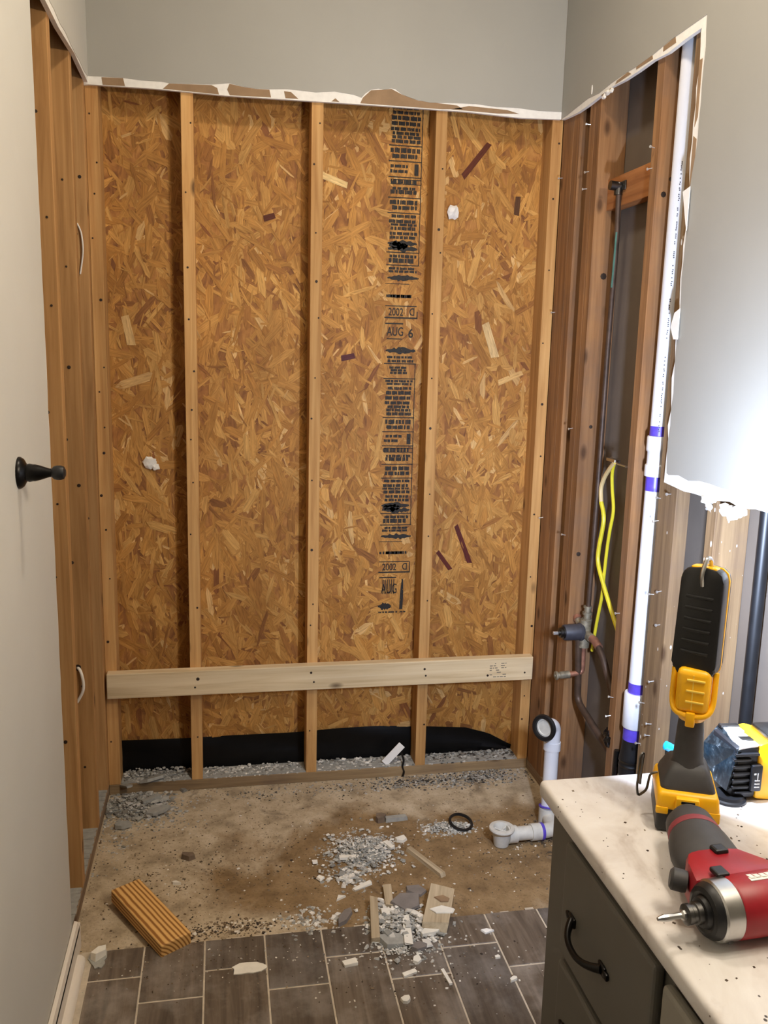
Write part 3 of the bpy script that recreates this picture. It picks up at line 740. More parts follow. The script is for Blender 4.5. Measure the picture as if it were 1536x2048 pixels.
tag(obj('small_print', bm, 'ink_s', pipe), kind='stuff')

# crumpled tape lump on the stud beside the vent pipe
bm = B(); bmesh.ops.create_icosphere(bm, subdivisions=3, radius=.03); q = random.Random(17)
for v_ in bm.verts: v_.co *= q.uniform(.72, 1.2); v_.co.z *= 1.15; v_.co.x *= .8
tag(obj('crumpled_tape', bm, 'tape', loc=(1.548, -.655, .425)), 'crumpled shiny black tape stuck low on the stud beside the vent pipe', 'tape')
bm = B(); add_tube(bm, [(0, 0, -.39), (0, 0, -.20), (.001, 0, -.02)], [.0105, .011, .009], 12)
tag(obj('wrapped_pipe_stub', bm, 'tape', loc=(1.540, -.7055, .4285), smooth=True), 'black wrapped pipe stub standing left of the vent pipe foot', 'pipe')
# black pipe in the next bay
t = thing('black_drain_pipe', 'black iron pipe standing in the stud bay behind the vanity', 'pipe', (1.597, -1.214, .0385))
bm = B(); add_cyl(bm, (0, 0, 0), (0, 0, 2.3), .0145, 18); obj('pipe', bm, 'rubber', t, smooth=True)
bm = B(); add_cyl(bm, (0, 0, .30), (0, 0, .34), .018, 18); obj('collar', bm, 'rubber', t, smooth=True)
# thin tan wire behind the work light
bm = B(); add_tube(bm, smooth_path([(1.60, -1.065, .62), (1.595, -1.055, .70), (1.59, -1.04, .80), (1.60, -1.03, .93)]), .004, 6)
tag(obj('thin_wire', bm, 'cable_t', smooth=True), 'thin tan wire hanging in the bay behind the work light neck', 'wire')

# ------------------------------------------------------------------ tub waste and overflow
t = thing('tub_drain', 'white plastic tub overflow pipe with black gasket and floor drain shoe', 'drain', (1.462, -.40, 0))
o0 = Vector(t.location)
top = Vector((1.474, -.375, .300))
bm = B(); add_cyl(bm, Vector((1.464, -.398, .03))-o0, top-o0, .0238, 24); obj('upright_pipe', bm, 'pvc', t, smooth=True)
bm = B(); add_cyl(bm, Vector((1.4735, -.376, .258))-o0, Vector((1.4742, -.3745, .286))-o0, .0285, 24); obj('collar', bm, 'pvc', t, smooth=True)
nd = Vector((-.82, -.56, .10)).normalized()
bm = B(); ep = Vector((1.475, -.374, .345)); add_tube(bm, [p_-o0 for p_ in bend([(1.4742, -.3745, .28), ep, ep+nd*.05], .035, 8)], .0255, 20); obj('overflow_elbow', bm, 'pvc', t, smooth=True)
gk = ep+nd*.050-o0
bm = B(); add_lathe(bm, [(.029, .004), (.031, .011), (.036, .013), (.042, .012), (.045, .006), (.043, .0), (.032, -.006), (.028, -.002)], axis_mat(gk, nd), 30, cap=False); gs = obj('overflow_gasket', bm, 'rubber', t, smooth=True)
bm = B(); add_lathe(bm, [(.030, .000), (.030, .004), (.024, .0045), (.022, .002), (.010, .002)], axis_mat(gk, nd), 24); obj('overflow_mouth', bm, 'pvc_d', t)
bm = B(); add_cyl(bm, Vector((1.464, -.399, .0))-o0, Vector((1.4645, -.397, .062))-o0, .031, 24); obj('tee_fitting', bm, 'pvc_d', t, smooth=True)
bm = B(); add_cyl(bm, Vector((1.4645, -.397, .062))-o0, Vector((1.465, -.396, .066))-o0, .0318, 24); obj('primer_ring', bm, 'primer', t, smooth=True)
a, b = Vector((1.425, -.487, .030)), Vector((1.31, -.494, .032))
bm = B(); add_cyl(bm, a-o0, b-o0, .0225, 22); obj('shoe_pipe', bm, 'pvc_d', t, smooth=True)
bm = B(); add_tube(bm, [p_-o0 for p_ in bend([(1.42, -.487, .030), (1.452, -.480, .030), (1.463, -.41, .030)], .03)], .0235, 18); obj('elbow', bm, 'pvc_d', t, smooth=True)
bm = B(); d_ = (b-a).normalized(); add_cyl(bm, a+d_*.02-o0, a+d_*.055-o0, .0275, 22); obj('coupling', bm, 'pvc_d', t, smooth=True)
bm = B(); add_cyl(bm, a+d_*.012-o0, a+d_*.022-o0, .0278, 22); obj('primer_ring', bm, 'primer', t, smooth=True)
sh = Vector((1.270, -.497, 0))
bm = B(); add_lathe(bm, [(.024, .002), (.026, .02), (.030, .045), (.030, .052), (.040, .054), (.0415, .058), (.040, .062), (.028, .063), (.026, .060), (.024, .035), (.010, .034)], Matrix.Translation(sh-o0), 30); shoe = obj('drain_shoe', bm, 'pvc_d', t, smooth=True)
bm = B()
for k in range(4):
    a_ = PI/4+k*PI/2; add_cyl(bm, sh-o0+Vector((0, 0, .050)), sh-o0+Vector((.026*math.cos(a_), .026*math.sin(a_), .050)), .003, 8)
obj('drain_cross', bm, 'pvc_d', shoe)
bm = B(); add_cyl(bm, b-o0-d_*.01, b-o0+d_*.02, .028, 20); obj('shoe_socket', bm, 'pvc_d', t, smooth=True)

# loose black gasket ring on the rubble
bm = B(); add_lathe(bm, [(.034, -.004), (.040, -.004), (.042, 0), (.040, .004), (.034, .004), (.033, 0), (.034, -.004)], None, 28, cap=False)
tag(obj('gasket_ring', bm, 'rubber', loc=(1.170, -.372, .016), rot=(.22, .12, 0), smooth=True), 'loose thin black rubber ring lying on white rubble near the drain', 'gasket')

# ------------------------------------------------------------------ black door stop on the left wall
t = thing('door_stop', 'black turned door stop mounted on the pale left wall', 'door stop', (.013, -1.183, 1.306), (0, PI/2, 0))
bm = B(); add_lathe(bm, [(.031, 0), (.031, .003), (.027, .009), (.018, .014), (.015, .016)], None, 28); obj('base_plate', bm, 'bronze', t, smooth=True)
bm = B(); add_lathe(bm, [(.0165, .014), (.018, .020), (.0165, .026), (.0165, .030), (.0145, .038), (.0085, .056), (.0082, .060), (.011, .064)], None, 24); obj('post', bm, 'bronze', t, smooth=True)
bm = B(); add_lathe(bm, [(.008, .060), (.0125, .064), (.0142, .070), (.0142, .077), (.012, .083), (.006, .086)], None, 24); obj('tip', bm, 'rubber', t, smooth=True)

# ------------------------------------------------------------------ vanity cabinet and its top
VX, VY0, VY1 = .978, -1.585, -2.72
t = thing('vanity_cabinet', 'grey painted vanity cabinet with dark pull standing by the right wall', 'cabinet', (VX, VY0, TZ))
o0 = Vector(t.location)
bm = B(); add_box(bm, (0, VY1-VY0, .09), (WX-.02-VX, 0, .757), .002); add_box(bm, (.06, VY1-VY0+.02, 0), (WX-.02-VX, -.0, .09)); obj('carcass', bm, 'cab', t)
def raised_front(y0, y1, z0, z1, mat='cab'):
    """drawer or door front with a bevelled rim and a raised field (on the -x face)"""
    bm = B(); add_box(bm, (-.019, y0, z0), (-.001, y1, z1), .007, seg=3)
    return obj('drawer_front', bm, mat, t)
def field(parent, y0, y1, z0, z1, mat='cab'):
    bm = B(); m_ = .022
    A_ = [(-.019, y0, z0), (-.019, y1, z0), (-.019, y1, z1), (-.019, y0, z1)]
    Bv = [(-.0245, y0+m_, z0+m_), (-.0245, y1-m_, z0+m_), (-.0245, y1-m_, z1-m_), (-.0245, y0+m_, z1-m_)]
    va = [bm.verts.new(p_) for p_ in A_]; vb = [bm.verts.new(p_) for p_ in Bv]
    bm.faces.new(vb); bm.faces.new(va[::-1])
    for i in range(4): bm.faces.new((va[i], va[(i+1) % 4], vb[(i+1) % 4], vb[i]))
    return obj('raised_panel', bm, mat, parent)
L_ = lambda y: y-VY0
d1 = raised_front(L_(-1.996), L_(-1.685), .536, .742); d2 = raised_front(L_(-1.996), L_(-1.685), .11, .522)
dd = raised_front(L_(-2.62), L_(-2.016), .11, .735, 'cab_l'); dd.name = 'door_front'; field(dd, L_(-2.62)+.05, L_(-2.016)-.05, .17, .675, 'cab_l')
def pull(parent, yc, z, half=.058):
    bm = B(); pts = []
    for i in range(17):
        s_ = -1+2*i/16; pts.append((-.022-.022*(1-abs(s_)**2.6), yc+s_*half, z-.012*(1-s_*s_)))
    add_tube(bm, pts, [.0052+.0022*abs(-1+2*i/16)**3 for i in range(17)], 10)
    for s_ in (-1, 1):
        add_box(bm, (-.024, yc+s_*half-.012, z-.009), (-.018, yc+s_*half+.012, z+.009), .003)
        add_box(bm, (-.025, yc+s_*(half+.014)-.008, z-.006), (-.0185, yc+s_*(half+.014)+.008, z+.006), .003)
    return obj('handle', bm, 'bronze', parent, smooth=True)
pull(d1, L_(-1.794), .628); pull(d2, L_(-1.794), .42)
bm = B(); add_box(bm, (.955, VY1-.02, .768), (WX-.015, -1.562, .800), .009, seg=4)
top_o = tag(obj('countertop', bm, 'marble', smooth=True), 'speckled cream vanity countertop scattered with dust under the tools', 'countertop')
# grime and sawdust specks lying on it
verts, faces, fc = [], [], []
rg = random.Random(31)
def crumb(verts, faces, fc, p_, s_, col, flat=.6, r_=rg):
    a_ = r_.uniform(0, PI); ca, sa = math.cos(a_), math.sin(a_); b0 = len(verts)
    ex, ey = s_*r_.uniform(.6, 1.3), s_*r_.uniform(.5, 1.0); h = s_*flat*r_.uniform(.6, 1.2)
    tp = r_.uniform(.45, .95); tx, ty = r_.uniform(-.2, .2)*s_, r_.uniform(-.2, .2)*s_
    for k, zz_ in ((1, 0), (tp, h)):
        for u, w_ in ((-1, -1), (1, -1), (1, 1), (-1, 1)):
            uu, ww = u*ex*k*r_.uniform(.7, 1.1)+(tx if zz_ else 0), w_*ey*k*r_.uniform(.7, 1.1)+(ty if zz_ else 0)
            verts.append((p_[0]+uu*ca-ww*sa, p_[1]+uu*sa+ww*ca, p_[2]+zz_*(r_.uniform(.7, 1.0))))
    for f_ in ((3, 2, 1, 0), (4, 5, 6, 7), (0, 1, 5, 4), (1, 2, 6, 5), (2, 3, 7, 6), (3, 0, 4, 7)):
        faces.append(tuple(b0+i for i in f_)); fc.append(col)
for i in range(260):
    crumb(verts, faces, fc, (rg.uniform(.97, 1.45), rg.uniform(-2.3, -1.58), .8), rg.choice((.0010, .0014, .0022)), lin(rg.choice(((60, 50, 44), (84, 72, 62), (120, 106, 92), (44, 38, 34)))), .5)
tag(mesh_vc('counter_grit', verts, faces, fc, 'rubble', top_o), kind='stuff')

# ------------------------------------------------------------------ LED work light
def rbox(bm, cx, cy, z0, z1, sx, sy, bev, top=1.0, mat=None):
    vs = add_box(bm, (cx-sx/2, cy-sy/2, z0), (cx+sx/2, cy+sy/2, z1), bev, seg=3)
    if top != 1.0:
        for v_ in vs:
            k = (v_.co.z-z0)/(z1-z0); f_ = 1+(top-1)*k; v_.co.x = cx+(v_.co.x-cx)*f_; v_.co.y = cy+(v_.co.y-cy)*f_
    if mat is not None: bmesh.ops.transform(bm, matrix=mat, verts=vs)
t = thing('work_light', 'yellow and black cordless work light standing upright on the vanity top', 'work light', (1.147, -1.722, .8), (0, 0, math.radians(-24)))
bm = B(); rbox(bm, 0, 0, 0, .044, .096, .114, .007); obj('battery_pack', bm, 'blackp', t, smooth=True)
bm = B(); rbox(bm, 0, 0, .038, .068, .099, .117, .007, .93); add_box(bm, (-.049, -.0590, .032), (-.030, -.050, .044), .002); add_box(bm, (.022, -.0590, .026), (.049, -.050, .044), .002)
base = obj('base_housing', bm, 'yellow', t, smooth=True)
bm = B(); add_box(bm, (-.020, -.064, .042), (.016, -.050, .064), .003); obj('latch', bm, 'yellow', base, smooth=True)
bm = B(); add_box(bm, (-.012, -.0646, .056), (.009, -.060, .0605), .0005); obj('latch_slot', bm, 'blackp', base)
bm = B(); rbox(bm, 0, .004, .061, .104, .094, .106, .013, .58); obj('rubber_boot', bm, 'darkgray', t, smooth=True)
bm = B(); add_lathe(bm, [(.030, .092), (.0245, .106), (.0228, .13), (.0212, .16), (.0188, .187)], None, 24); obj('neck', bm, 'darkgray', t, smooth=True)
# belt hook on the left side of the base
bm = B(); add_tube(bm, bend([(-.044, .01, .070), (-.056, .01, .066), (-.060, .005, .038), (-.074, -.005, .030), (-.077, -.008, .048), (-.075, -.008, .104), (-.070, -.002, .108), (-.072, .000, .050)], .006, 3), .0022, 6)
obj('belt_hook', bm, 'steel_d', t, smooth=True)
# yoke: yellow block inside a U-shaped bail
HR = Matrix.Rotation(math.radians(-12), 4, 'Z')
bm = B(); rbox(bm, 0, -.009, .193, .266, .052, .038, .010, mat=HR); yk = obj('pivot_block', bm, 'yellow', t, smooth=True)
bm = B()
for z in (.212, .230, .248): add_box(bm, (-.010, -.0300, z), (.018, -.0265, z+.0035), .001, HR)
add_box(bm, (-.0008, -.0284, .200), (.0008, -.0270, .258), 0, HR); obj('pivot_ridges', bm, 'paleyel', yk)
bm = B(); add_tube(bm, [HR @ Vector(p_) for p_ in bend([(-.0315, -.004, .260), (-.0315, -.012, .208), (-.026, -.022, .192), (0, -.027, .187), (.026, -.022, .192), (.0315, -.012, .208), (.0315, -.004, .260)], .012, 4)], .0050, 10)
add_lathe(bm, [(.0185, .174), (.023, .180), (.0275, .190), (.022, .196)], None, 20); add_box(bm, (-.007, -.032, .172), (.007, -.012, .196), .002, HR)
obj('bail', bm, 'yellow', t, smooth=True)
# head: black ribbed back, yellow seam, lens facing away
head = MT((0, .004, .250), (math.radians(-3), 0, math.radians(-24)))
bm = B()
hp = [(-.027, 0), (.027, 0), (.034, .012), (.0345, .020), (.0345, .158), (.031, .170), (.022, .177), (0, .180), (-.022, .177), (-.031, .170), (-.0345, .158), (-.0345, .020), (-.034, .012)]
add_prism(bm, hp, 'y', -.020, .012, head, bev=.006); hd = obj('head_housing', bm, 'blackp', t, smooth=True)
bm = B()
for k in range(6): add_box(bm, (-.022, -.0225, .038+.018*k), (.022, -.0185, .043+.018*k), .0015, head)
obj('cooling_ribs', bm, 'rubber', hd)
bm = B(); add_prism(bm, [(x*1.003, .0002+z) for x, z in hp], 'y', .0115, .0165, head, bev=.001); obj('seam_band', bm, 'yellow', hd, smooth=True)
bm = B(); add_box(bm, (-.020, -.016, .1725), (.020, .004, .1795), .002, head); obj('top_stripe', bm, 'yellow', hd)
bm = B(); add_prism(bm, [(x*.98, .003+z*.98) for x, z in hp], 'y', .0160, .026, head, bev=.003); obj('front_bezel', bm, 'blackp', hd, smooth=True)
g = G('led_lens'); g.b.inputs['Emission Color'].default_value = (.72, .84, 1, 1); g.b.inputs['Emission Strength'].default_value = 30.0; g.col((.9, .9, .9, 1)); M['led'] = g.p(.3)
bm = B(); add_box(bm, (-.025, .0255, .030), (.025, .0275, .150), .001, head); obj('led_lens', bm, 'led', hd)
bm = B(); add_tube(bm, [head @ Vector(p_) for p_ in bend([(.002, -.022, .150), (.002, -.030, .170), (.004, -.016, .196), (.006, .000, .190), (.006, .004, .178)], .012, 4)], .0035, 8); obj('hanging_hook', bm, 'steel', hd, smooth=True)
for zz in (.058, .122):        # the lamp's own light, just in front of its lens
    ll = lamp('work_light_led', 'AREA', (0, 0, 0), 14.0, (.60, .73, 1.0), (.045, .055)); ll.parent = t
    ll.matrix_local = head @ Matrix.Translation((0, .030, zz)) @ Matrix.Rotation(PI/2+math.radians(4), 4, 'X')

# ------------------------------------------------------------------ red impact driver lying on its side
t = thing('impact_driver', 'red and black cordless impact driver lying on the vanity top edge', 'drill', (1.0165, -2.012, .8), (0, 0, math.radians(4))); t.scale = (1.17, 1.17, 1.17)
zc = .0345
bm = B(); add_lathe(bm, [(.0125, -.010), (.016, -.009), (.0185, -.004), (.022, -.0055), (.027, -.004), (.0305, .001), (.0315, .008)], axis_mat((0, 0, zc), (1, 0, 0)), 30); obj('nose_boot', bm, 'blackp', t, smooth=True)
bm = B(); add_lathe(bm, [(.0315, .004), (.0335, .006), (.034, .026), (.0325, .028)], axis_mat((0, 0, zc), (1, 0, 0)), 30); ring = obj('nose_ring', bm, 'steel', t, smooth=True)
bm = B(); add_lathe(bm, [(.0034, -.0015), (.0034, .0015)], axis_mat((.016, -.024, zc-.024), (0, -.7, -.7)), 10); obj('ring_screw', bm, 'steel_d', ring)
bm = B(); add_lathe(bm, [(.0325, .027), (.034, .030), (.0345, .07), (.0345, .12), (.033, .165), (.028, .178)], axis_mat((0, 0, zc), (1, 0, 0)), 32); body = obj('motor_housing', bm, 'red', t, smooth=True)
# shoulder that carries the grip, red, and the trigger side
bm = B()
add_prism(bm, [(-.004, .020), (.010, .058), (.022, .076), (.058, .082), (.080, .060), (.115, .040), (.120, .020)], 'z', zc-.022, zc+.026, bev=.008); obj('grip_shoulder', bm, 'red', body, smooth=True)
bm = B(); add_box(bm, (.020, .012, zc+.0285), (.036, .030, zc+.0345), .002, MT((0, 0, 0), (0, 0, 0))); obj('direction_switch', bm, 'blackp', body)
bm = B(); add_box(bm, (.052, .060, zc+.018), (.070, .076, zc+.031), .003); obj('mode_button', bm, 'blackp', body)
bm = B(); add_lathe(bm, [(.012, 0), (.013, .004), (.013, .016), (.010, .019)], axis_mat((.004, .046, zc+.006), (-.85, .5, .1)), 16); obj('work_lamp', bm, 'darkgray', body, smooth=True)
bm = B(); add_lathe(bm, [(.008, -.002), (.010, .0), (.010, .014), (.007, .017)], axis_mat((.030, .070, zc-.010), (-.7, .7, 0)), 14); obj('trigger', bm, 'blackp', t, smooth=True)
# labels: white dashes on the upper side of the housing
bm = B()
for k in range(16):
    a_ = math.radians(78+random.uniform(-1, 1)); x = .055+.0075*k
    add_box(bm, (-.0030, -.007, -.0003), (.0030, .005*random.uniform(.2, 1), .0003), 0, Matrix.Translation((x, .0348*math.cos(a_)*.6, zc+.0347*math.sin(a_))) @ Matrix.Rotation(a_-PI/2, 4, 'X'))
add_box(bm, (.050, -.006, zc+.0338), (.165, .0005, zc+.0347)); obj('lettering', bm, 'white', body)
# grip with over-moulding, red stripe and battery cap
g0, g1 = Vector((.050, .055, zc-.001)), Vector((.086, .160, zc+.001)); gd = (g1-g0).normalized(); gl = (g1-g0).length
gm = axis_mat(g0, gd)
def oval(bm, prof, n=26):
    vs = add_lathe(bm, [(1, h) for _, _, h in prof], None, n)
    k = 0
    for a_, b_, h in prof:
        for i in range(n): v_ = vs[k]; v_.co.x *= a_; v_.co.y *= b_; k += 1
    # local x -> horizontal across the grip, y -> vertical
    X = Vector((gd.y, -gd.x, 0)).normalized(); Y = Vector((0, 0, 1)); R_ = Matrix(((X.x, Y.x, gd.x, g0.x), (X.y, Y.y, gd.y, g0.y), (X.z, Y.z, gd.z, g0.z), (0, 0, 0, 1)))
    bmesh.ops.transform(bm, matrix=R_, verts=vs)
bm = B(); oval(bm, [(.034, .024, 0), (.041, .027, .018), (.043, .029, .042), (.039, .029, .070), (.034, .028, .085)]); gp = obj('grip', bm, 'darkgray', t, smooth=True)
bm = B(); oval(bm, [(.0345, .0285, .084), (.0350, .0288, .087), (.0342, .0285, .094), (.0335, .028, .096)]); obj('red_stripe', bm, 'redstripe', t, smooth=True)
bm = B(); oval(bm, [(.0332, .0275, .095), (.0335, .0280, .101), (.031, .0275, .118), (.023, .023, .129), (.009, .012, .133)]); obj('battery_cap', bm, 'darkgray', t, smooth=True)
bm = B(); oval(bm, [(.0005, .0005, .1)]*2) if False else None
# chuck and bit
bm = B() if bm is None else bm
add_lathe(bm, [(.0125, -.006), (.0125, -.016), (.0105, -.017), (.0105, -.021), (.0115, -.022), (.0115, -.027), (.007, -.028)], axis_mat((0, 0, zc), (1, 0, 0)), 22); obj('chuck', bm, 'steel_d', t, smooth=True)
bm = B(); add_lathe(bm, [(.0058, -.026), (.0058, -.031), (.0034, -.033), (.0032, -.043), (.0040, -.047), (.0040, -.055), (.0020, -.062)], axis_mat((0, 0, zc), (1, 0, 0)), 8); obj('driver_bit', bm, 'steel', t, smooth=True)

# ------------------------------------------------------------------ yellow grinder behind the work light
t = thing('angle_grinder', 'yellow and black cordless cutting tool with dusty clear guard on vanity top', 'power tool', (1.250, -1.690, .8), (0, 0, math.radians(-3)))
# local: x along the tool, y away from the camera, z up
bm = B(); add_prism(bm, [(.004, .012), (.012, .030), (.008, .098), (.036, .104), (.052, .100), (.052, .006), (.016, .004)], 'y', .004, .086, bev=.005); obj('gear_housing', bm, 'blackp', t, smooth=True)
bm = B()
for k in range(5): add_box(bm, (.004, -.001, .026+.0125*k), (.036, .006, .031+.0125*k), .0015)
add_box(bm, (.006, -.002, .086), (.050, .006, .0905), .0015); add_box(bm, (.010, -.002, .017), (.044, .006, .0205), .0015); obj('cooling_ribs', bm, 'blackp', t)
bm = B(); add_box(bm, (.036, -.006, .022), (.056, .010, .070), .003); sw = obj('switch_plate', bm, 'blackp', t, smooth=True)
bm = B()
for z in (.030, .036, .042): add_box(bm, (.042, -.0068, z), (.051, -.0058, z+.0016))
add_box(bm, (.0462, -.0068, .042), (.0474, -.0058, .056)); add_box(bm, (.040, -.0068, .0535), (.0435, -.0058, .0560)); obj('switch_mark', bm, 'white', sw)
bm = B(); add_prism(bm, [(.050, .004), (.050, .103), (.066, .108), (.090, .100), (.094, .085), (.094, .012), (.080, .000)], 'y', .002, .088, bev=.005); mb = obj('motor_housing', bm, 'yellow', t, smooth=True)
bm = B(); add_prism(bm, [(.092, .020), (.092, .090), (.120, .092), (.190, .080), (.200, .030), (.180, .016)], 'y', .008, .082, bev=.008); obj('handle', bm, 'paleyel', t, smooth=True)
bm = B(); add_box(bm, (.070, .014, .102), (.215, .070, .117), .005); obj('top_cover', bm, 'steel_d', t, smooth=True)
# clear guard: slanted dusty shell on the left end
bm = B()
gv = [(-.004, .002, .022), (.010, .000, .096), (.022, .088, .108), (-.004, .092, .070), (-.006, .092, .034), (.004, .090, .012)]
ctr = Vector((.030, .046, .055)); A_ = [bm.verts.new(p_) for p_ in gv]; Bv = [bm.verts.new(Vector(p_)+(ctr-Vector(p_)).normalized()*.010+Vector((.012, 0, 0))) for p_ in gv]
bm.faces.new(A_); bm.faces.new(Bv[::-1])
for i in range(6): bm.faces.new((A_[i], A_[(i+1) % 6], Bv[(i+1) % 6], Bv[i]))
obj('clear_guard', bm, 'guard', t)
bm = B(); add_prism(bm, [(.010, .094), (.048, .099), (.052, .103), (.024, .106)], 'y', .004, .086, bev=.002); add_box(bm, (.020, .052, .102), (.050, .082, .1075), .002); obj('top_label', bm, 'white', t)
bm = B(); add_box(bm, (.016, .070, .1035), (.052, .084, .1095), .002); obj('top_grip', bm, 'steel_d', t)
bm = B(); add_box(bm, (.026, .020, .101), (.050, .036, .1065), .002); obj('top_badge', bm, 'steel_d', t)
bm = B(); add_lathe(bm, [(.006, 0), (.030, .0008), (.030, .0045), (.026, .006), (.024, .0105), (.006, .011)], Matrix.Translation((.008, .014, 0)), 30); obj('cutting_wheel', bm, 'rubber', t, smooth=True)
# cyan marker lying behind the light
t = thing('cyan_marker', 'bright cyan plastic stick lying on the counter behind the work light', 'marker', (1.252, -1.594, .8))
bm = B(); a, b = Vector((-.061, .019, .0560)), Vector((.033, .006, .0100)); add_tube(bm, [a, a+(b-a)*.96, b], [.0078, .0078, .0045], 12); obj('barrel', bm, 'cyan', t, smooth=True)
bm = B(); add_lathe(bm, [(.0045, 0), (.0083, .002), (.0083, .010), (.0078, .011)], axis_mat(a-(b-a).normalized()*.003, b-a), 12); obj('end_cap', bm, 'cyan', t, smooth=True)
bm = B(); add_cyl(bm, (-.058, .019, 0), (-.058, .019, .050), .0035, 8); add_box(bm, (-.066, .011, 0), (-.050, .027, .004), .001); obj('holder_peg', bm, 'blackp', t)

# ------------------------------------------------------------------ debris on the floor
# wooden offcut
p = [Vector((.084, -.635)), Vector((.160, -.600)), Vector((.304, -.832)), Vector((.226, -.905))]
cx = sum((q_ for q_ in p), Vector((0, 0)))/4
ang = math.atan2(-(p[2]-p[1]).x, (p[2]-p[1]).y)+PI
bm = B(); add_box(bm, (-.0435, -.145, 0), (.0435, .145, .038), .004)
tag(obj('wood_offcut', bm, 'offcut', loc=(cx.x, cx.y, .011), rot=(math.radians(2.0), 0, math.atan2((p[2]-p[1]).y, (p[2]-p[1]).x)+PI/2)), 'short thick yellow pine offcut with dark grain lying at the tile edge', 'wood block')

rd = random.Random(77)
def shard_bm(L, wd, th, n=5, r=rd):
    """irregular flat broken piece"""
    bm = B(); pts = []
    for i in range(n):
        a_ = 2*PI*(i+r.uniform(-.3, .3))/n; pts.append((L/2*math.cos(a_)*r.uniform(.75, 1.1), wd/2*math.sin(a_)*r.uniform(.75, 1.1)))
    A_ = [bm.verts.new((x, y, 0)) for x, y in pts]; Bv = [bm.verts.new((x*.94+r.uniform(-.05, .05)*wd, y*.94, th*r.uniform(.8, 1.1))) for x, y in pts]
    bm.faces.new(A_[::-1]); bm.faces.new(Bv)
    for i in range(n): bm.faces.new((A_[i], A_[(i+1) % n], Bv[(i+1) % n], Bv[i]))
    return bm
def bar_bm(L, wd, th, r=rd):
    bm = B(); vs = add_box(bm, (-wd/2, -L/2, 0), (wd/2, L/2, th))
    for v_ in vs: v_.co.x += r.uniform(-.12, .12)*wd; v_.co.y += r.uniform(-.04, .04)*L; v_.co.z += r.uniform(-.06, .06)*th if v_.co.z > 0 else 0
    return bm
def from_to(name, a, b, wd, th, mat, z, label, cat, group=None, tilt=0):
    a, b = Vector(a), Vector(b); d = b-a
    return tag(obj(name, bar_bm(d.length, wd, th), mat, loc=((a.x+b.x)/2, (a.y+b.y)/2, z), rot=(tilt, 0, math.atan2(d.y, d.x)-PI/2)), label, cat, group)
from_to('wood_stick', (.964, -.480), (1.043, -.640), .017, .012, 'stick', 0, 'slim wooden stick lying diagonally right of the upper rubble pile', 'stick')
from_to('wood_stick', (.864, -.672), (.852, -.770), .022, .014, 'stick', 0, 'short upright pale wooden stick above the lower rubble pile', 'stick')
from_to('wood_stick', (.810, -.745), (.785, -.915), .021, .018, 'stick', .011, 'long wooden stick on the left side of the lower rubble pile', 'stick')
from_to('broken_board', (1.012, -.735), (.958, -.895), .070, .026, 'stick', .0105, 'thick broken pale board with mortar on it, right of lower rubble pile', 'board', tilt=0)
bm = shard_bm(.075, .050, .004); obj('mortar_patch', bm, 'chip', bpy.data.objects['broken_board'], loc=(-.012, .030, .026)); bm = shard_bm(.05, .035, .003); obj('mortar_patch', bm, 'kraft', bpy.data.objects['broken_board'], loc=(-.008, -.022, .0262))
def piece(name, x, y, L, wd, th, rz, mat, label, cat, group=None, z=0.0, rx=0.0, n=5):
    return tag(obj(name, shard_bm(L, wd, th, n), mat, loc=(x, y, z), rot=(rx, 0, rz)), label, cat, group)
piece('tile_shard', .905, -.762, .115, .070, .008, .5, 'slate', 'large flat grey tile shard on top of the lower rubble pile', 'shard', z=.012, rx=.10)
piece('tile_shard', .945, -.700, .080, .050, .008, -.3, 'slate', 'grey pointed tile shard at the upper edge of the lower rubble pile', 'shard', z=.001, rx=.0)
piece('tile_shard', .835, -.925, .100, .085, .014, -.4, 'mortar', 'thick grey shard with a broken edge at the near side of lower rubble', 'shard', z=.0102, n=4)
piece('tile_shard', .722, -.790, .085, .032, .012, 1.0, 'slate', 'narrow grey shard standing alone left of the lower rubble pile', 'shard', z=.0, n=6)
piece('stone_chunk', .285, -.432, .055, .035, .016, -.4, 'stone', 'brown stone chunk lying alone on the bare left floor', 'stone', n=5)
piece('tile_shard', .255, -.560, .034, .018, .008, -.6, 'chip', 'small pale chip just beyond the pine offcut', 'chip', n=4)
piece('mortar_chunk', .910, -.300, .045, .036, .022, .3, 'stone', 'grey-brown lump with a bar beside it above the rubble piles', 'mortar', n=6)
from_to('mortar_bar', (.925, -.305), (1.0, -.300), .020, .014, 'mortar', 0, 'short grey mortar bar beside the lump above the rubble piles', 'mortar')
piece('tile_shard', .895, -.955, .050, .034, .011, .2, 'slate', 'grey stone shard on the tile below the lower rubble pile', 'shard', z=.0102, n=6)
from_to('caulk_strip', (.884, -.838), (.868, -.955), .020, .006, 'chip', .022, 'long white strip lying across the front of lower rubble', 'strip')
from_to('caulk_strip', (.905, -.820), (.948, -.870), .016, .006, 'chip', .020, 'white angled strip on the right part of lower rubble', 'strip')
piece('white_fragment', .935, -.900, .070, .040, .010, .3, 'chip', 'large white fragment at the right foot of lower rubble', 'fragment', z=.0105, n=5)
piece('white_fragment', .842, -.800, .062, .040, .008, -.4, 'chip', 'large white fragment in the middle of lower rubble', 'fragment', z=.010, n=5)
piece('white_fragment', .718, -.700, .048, .026, .006, .3, 'chip', 'pointed white fragment below the upper rubble pile', 'fragment', n=3)
from_to('caulk_strip', (.765, -.668), (.82, -.640), .014, .006, 'chip', 0, 'white strip at the near edge of the upper rubble pile', 'strip')
from_to('caulk_strip', (.745, -.508), (.795, -.512), .017, .008, 'chip', .006, 'white bar on the left part of the upper rubble pile', 'strip')
from_to('caulk_strip', (.900, -.442), (.918, -.482), .015, .008, 'chip', .006, 'white bar at the right end of the upper rubble pile', 'strip')
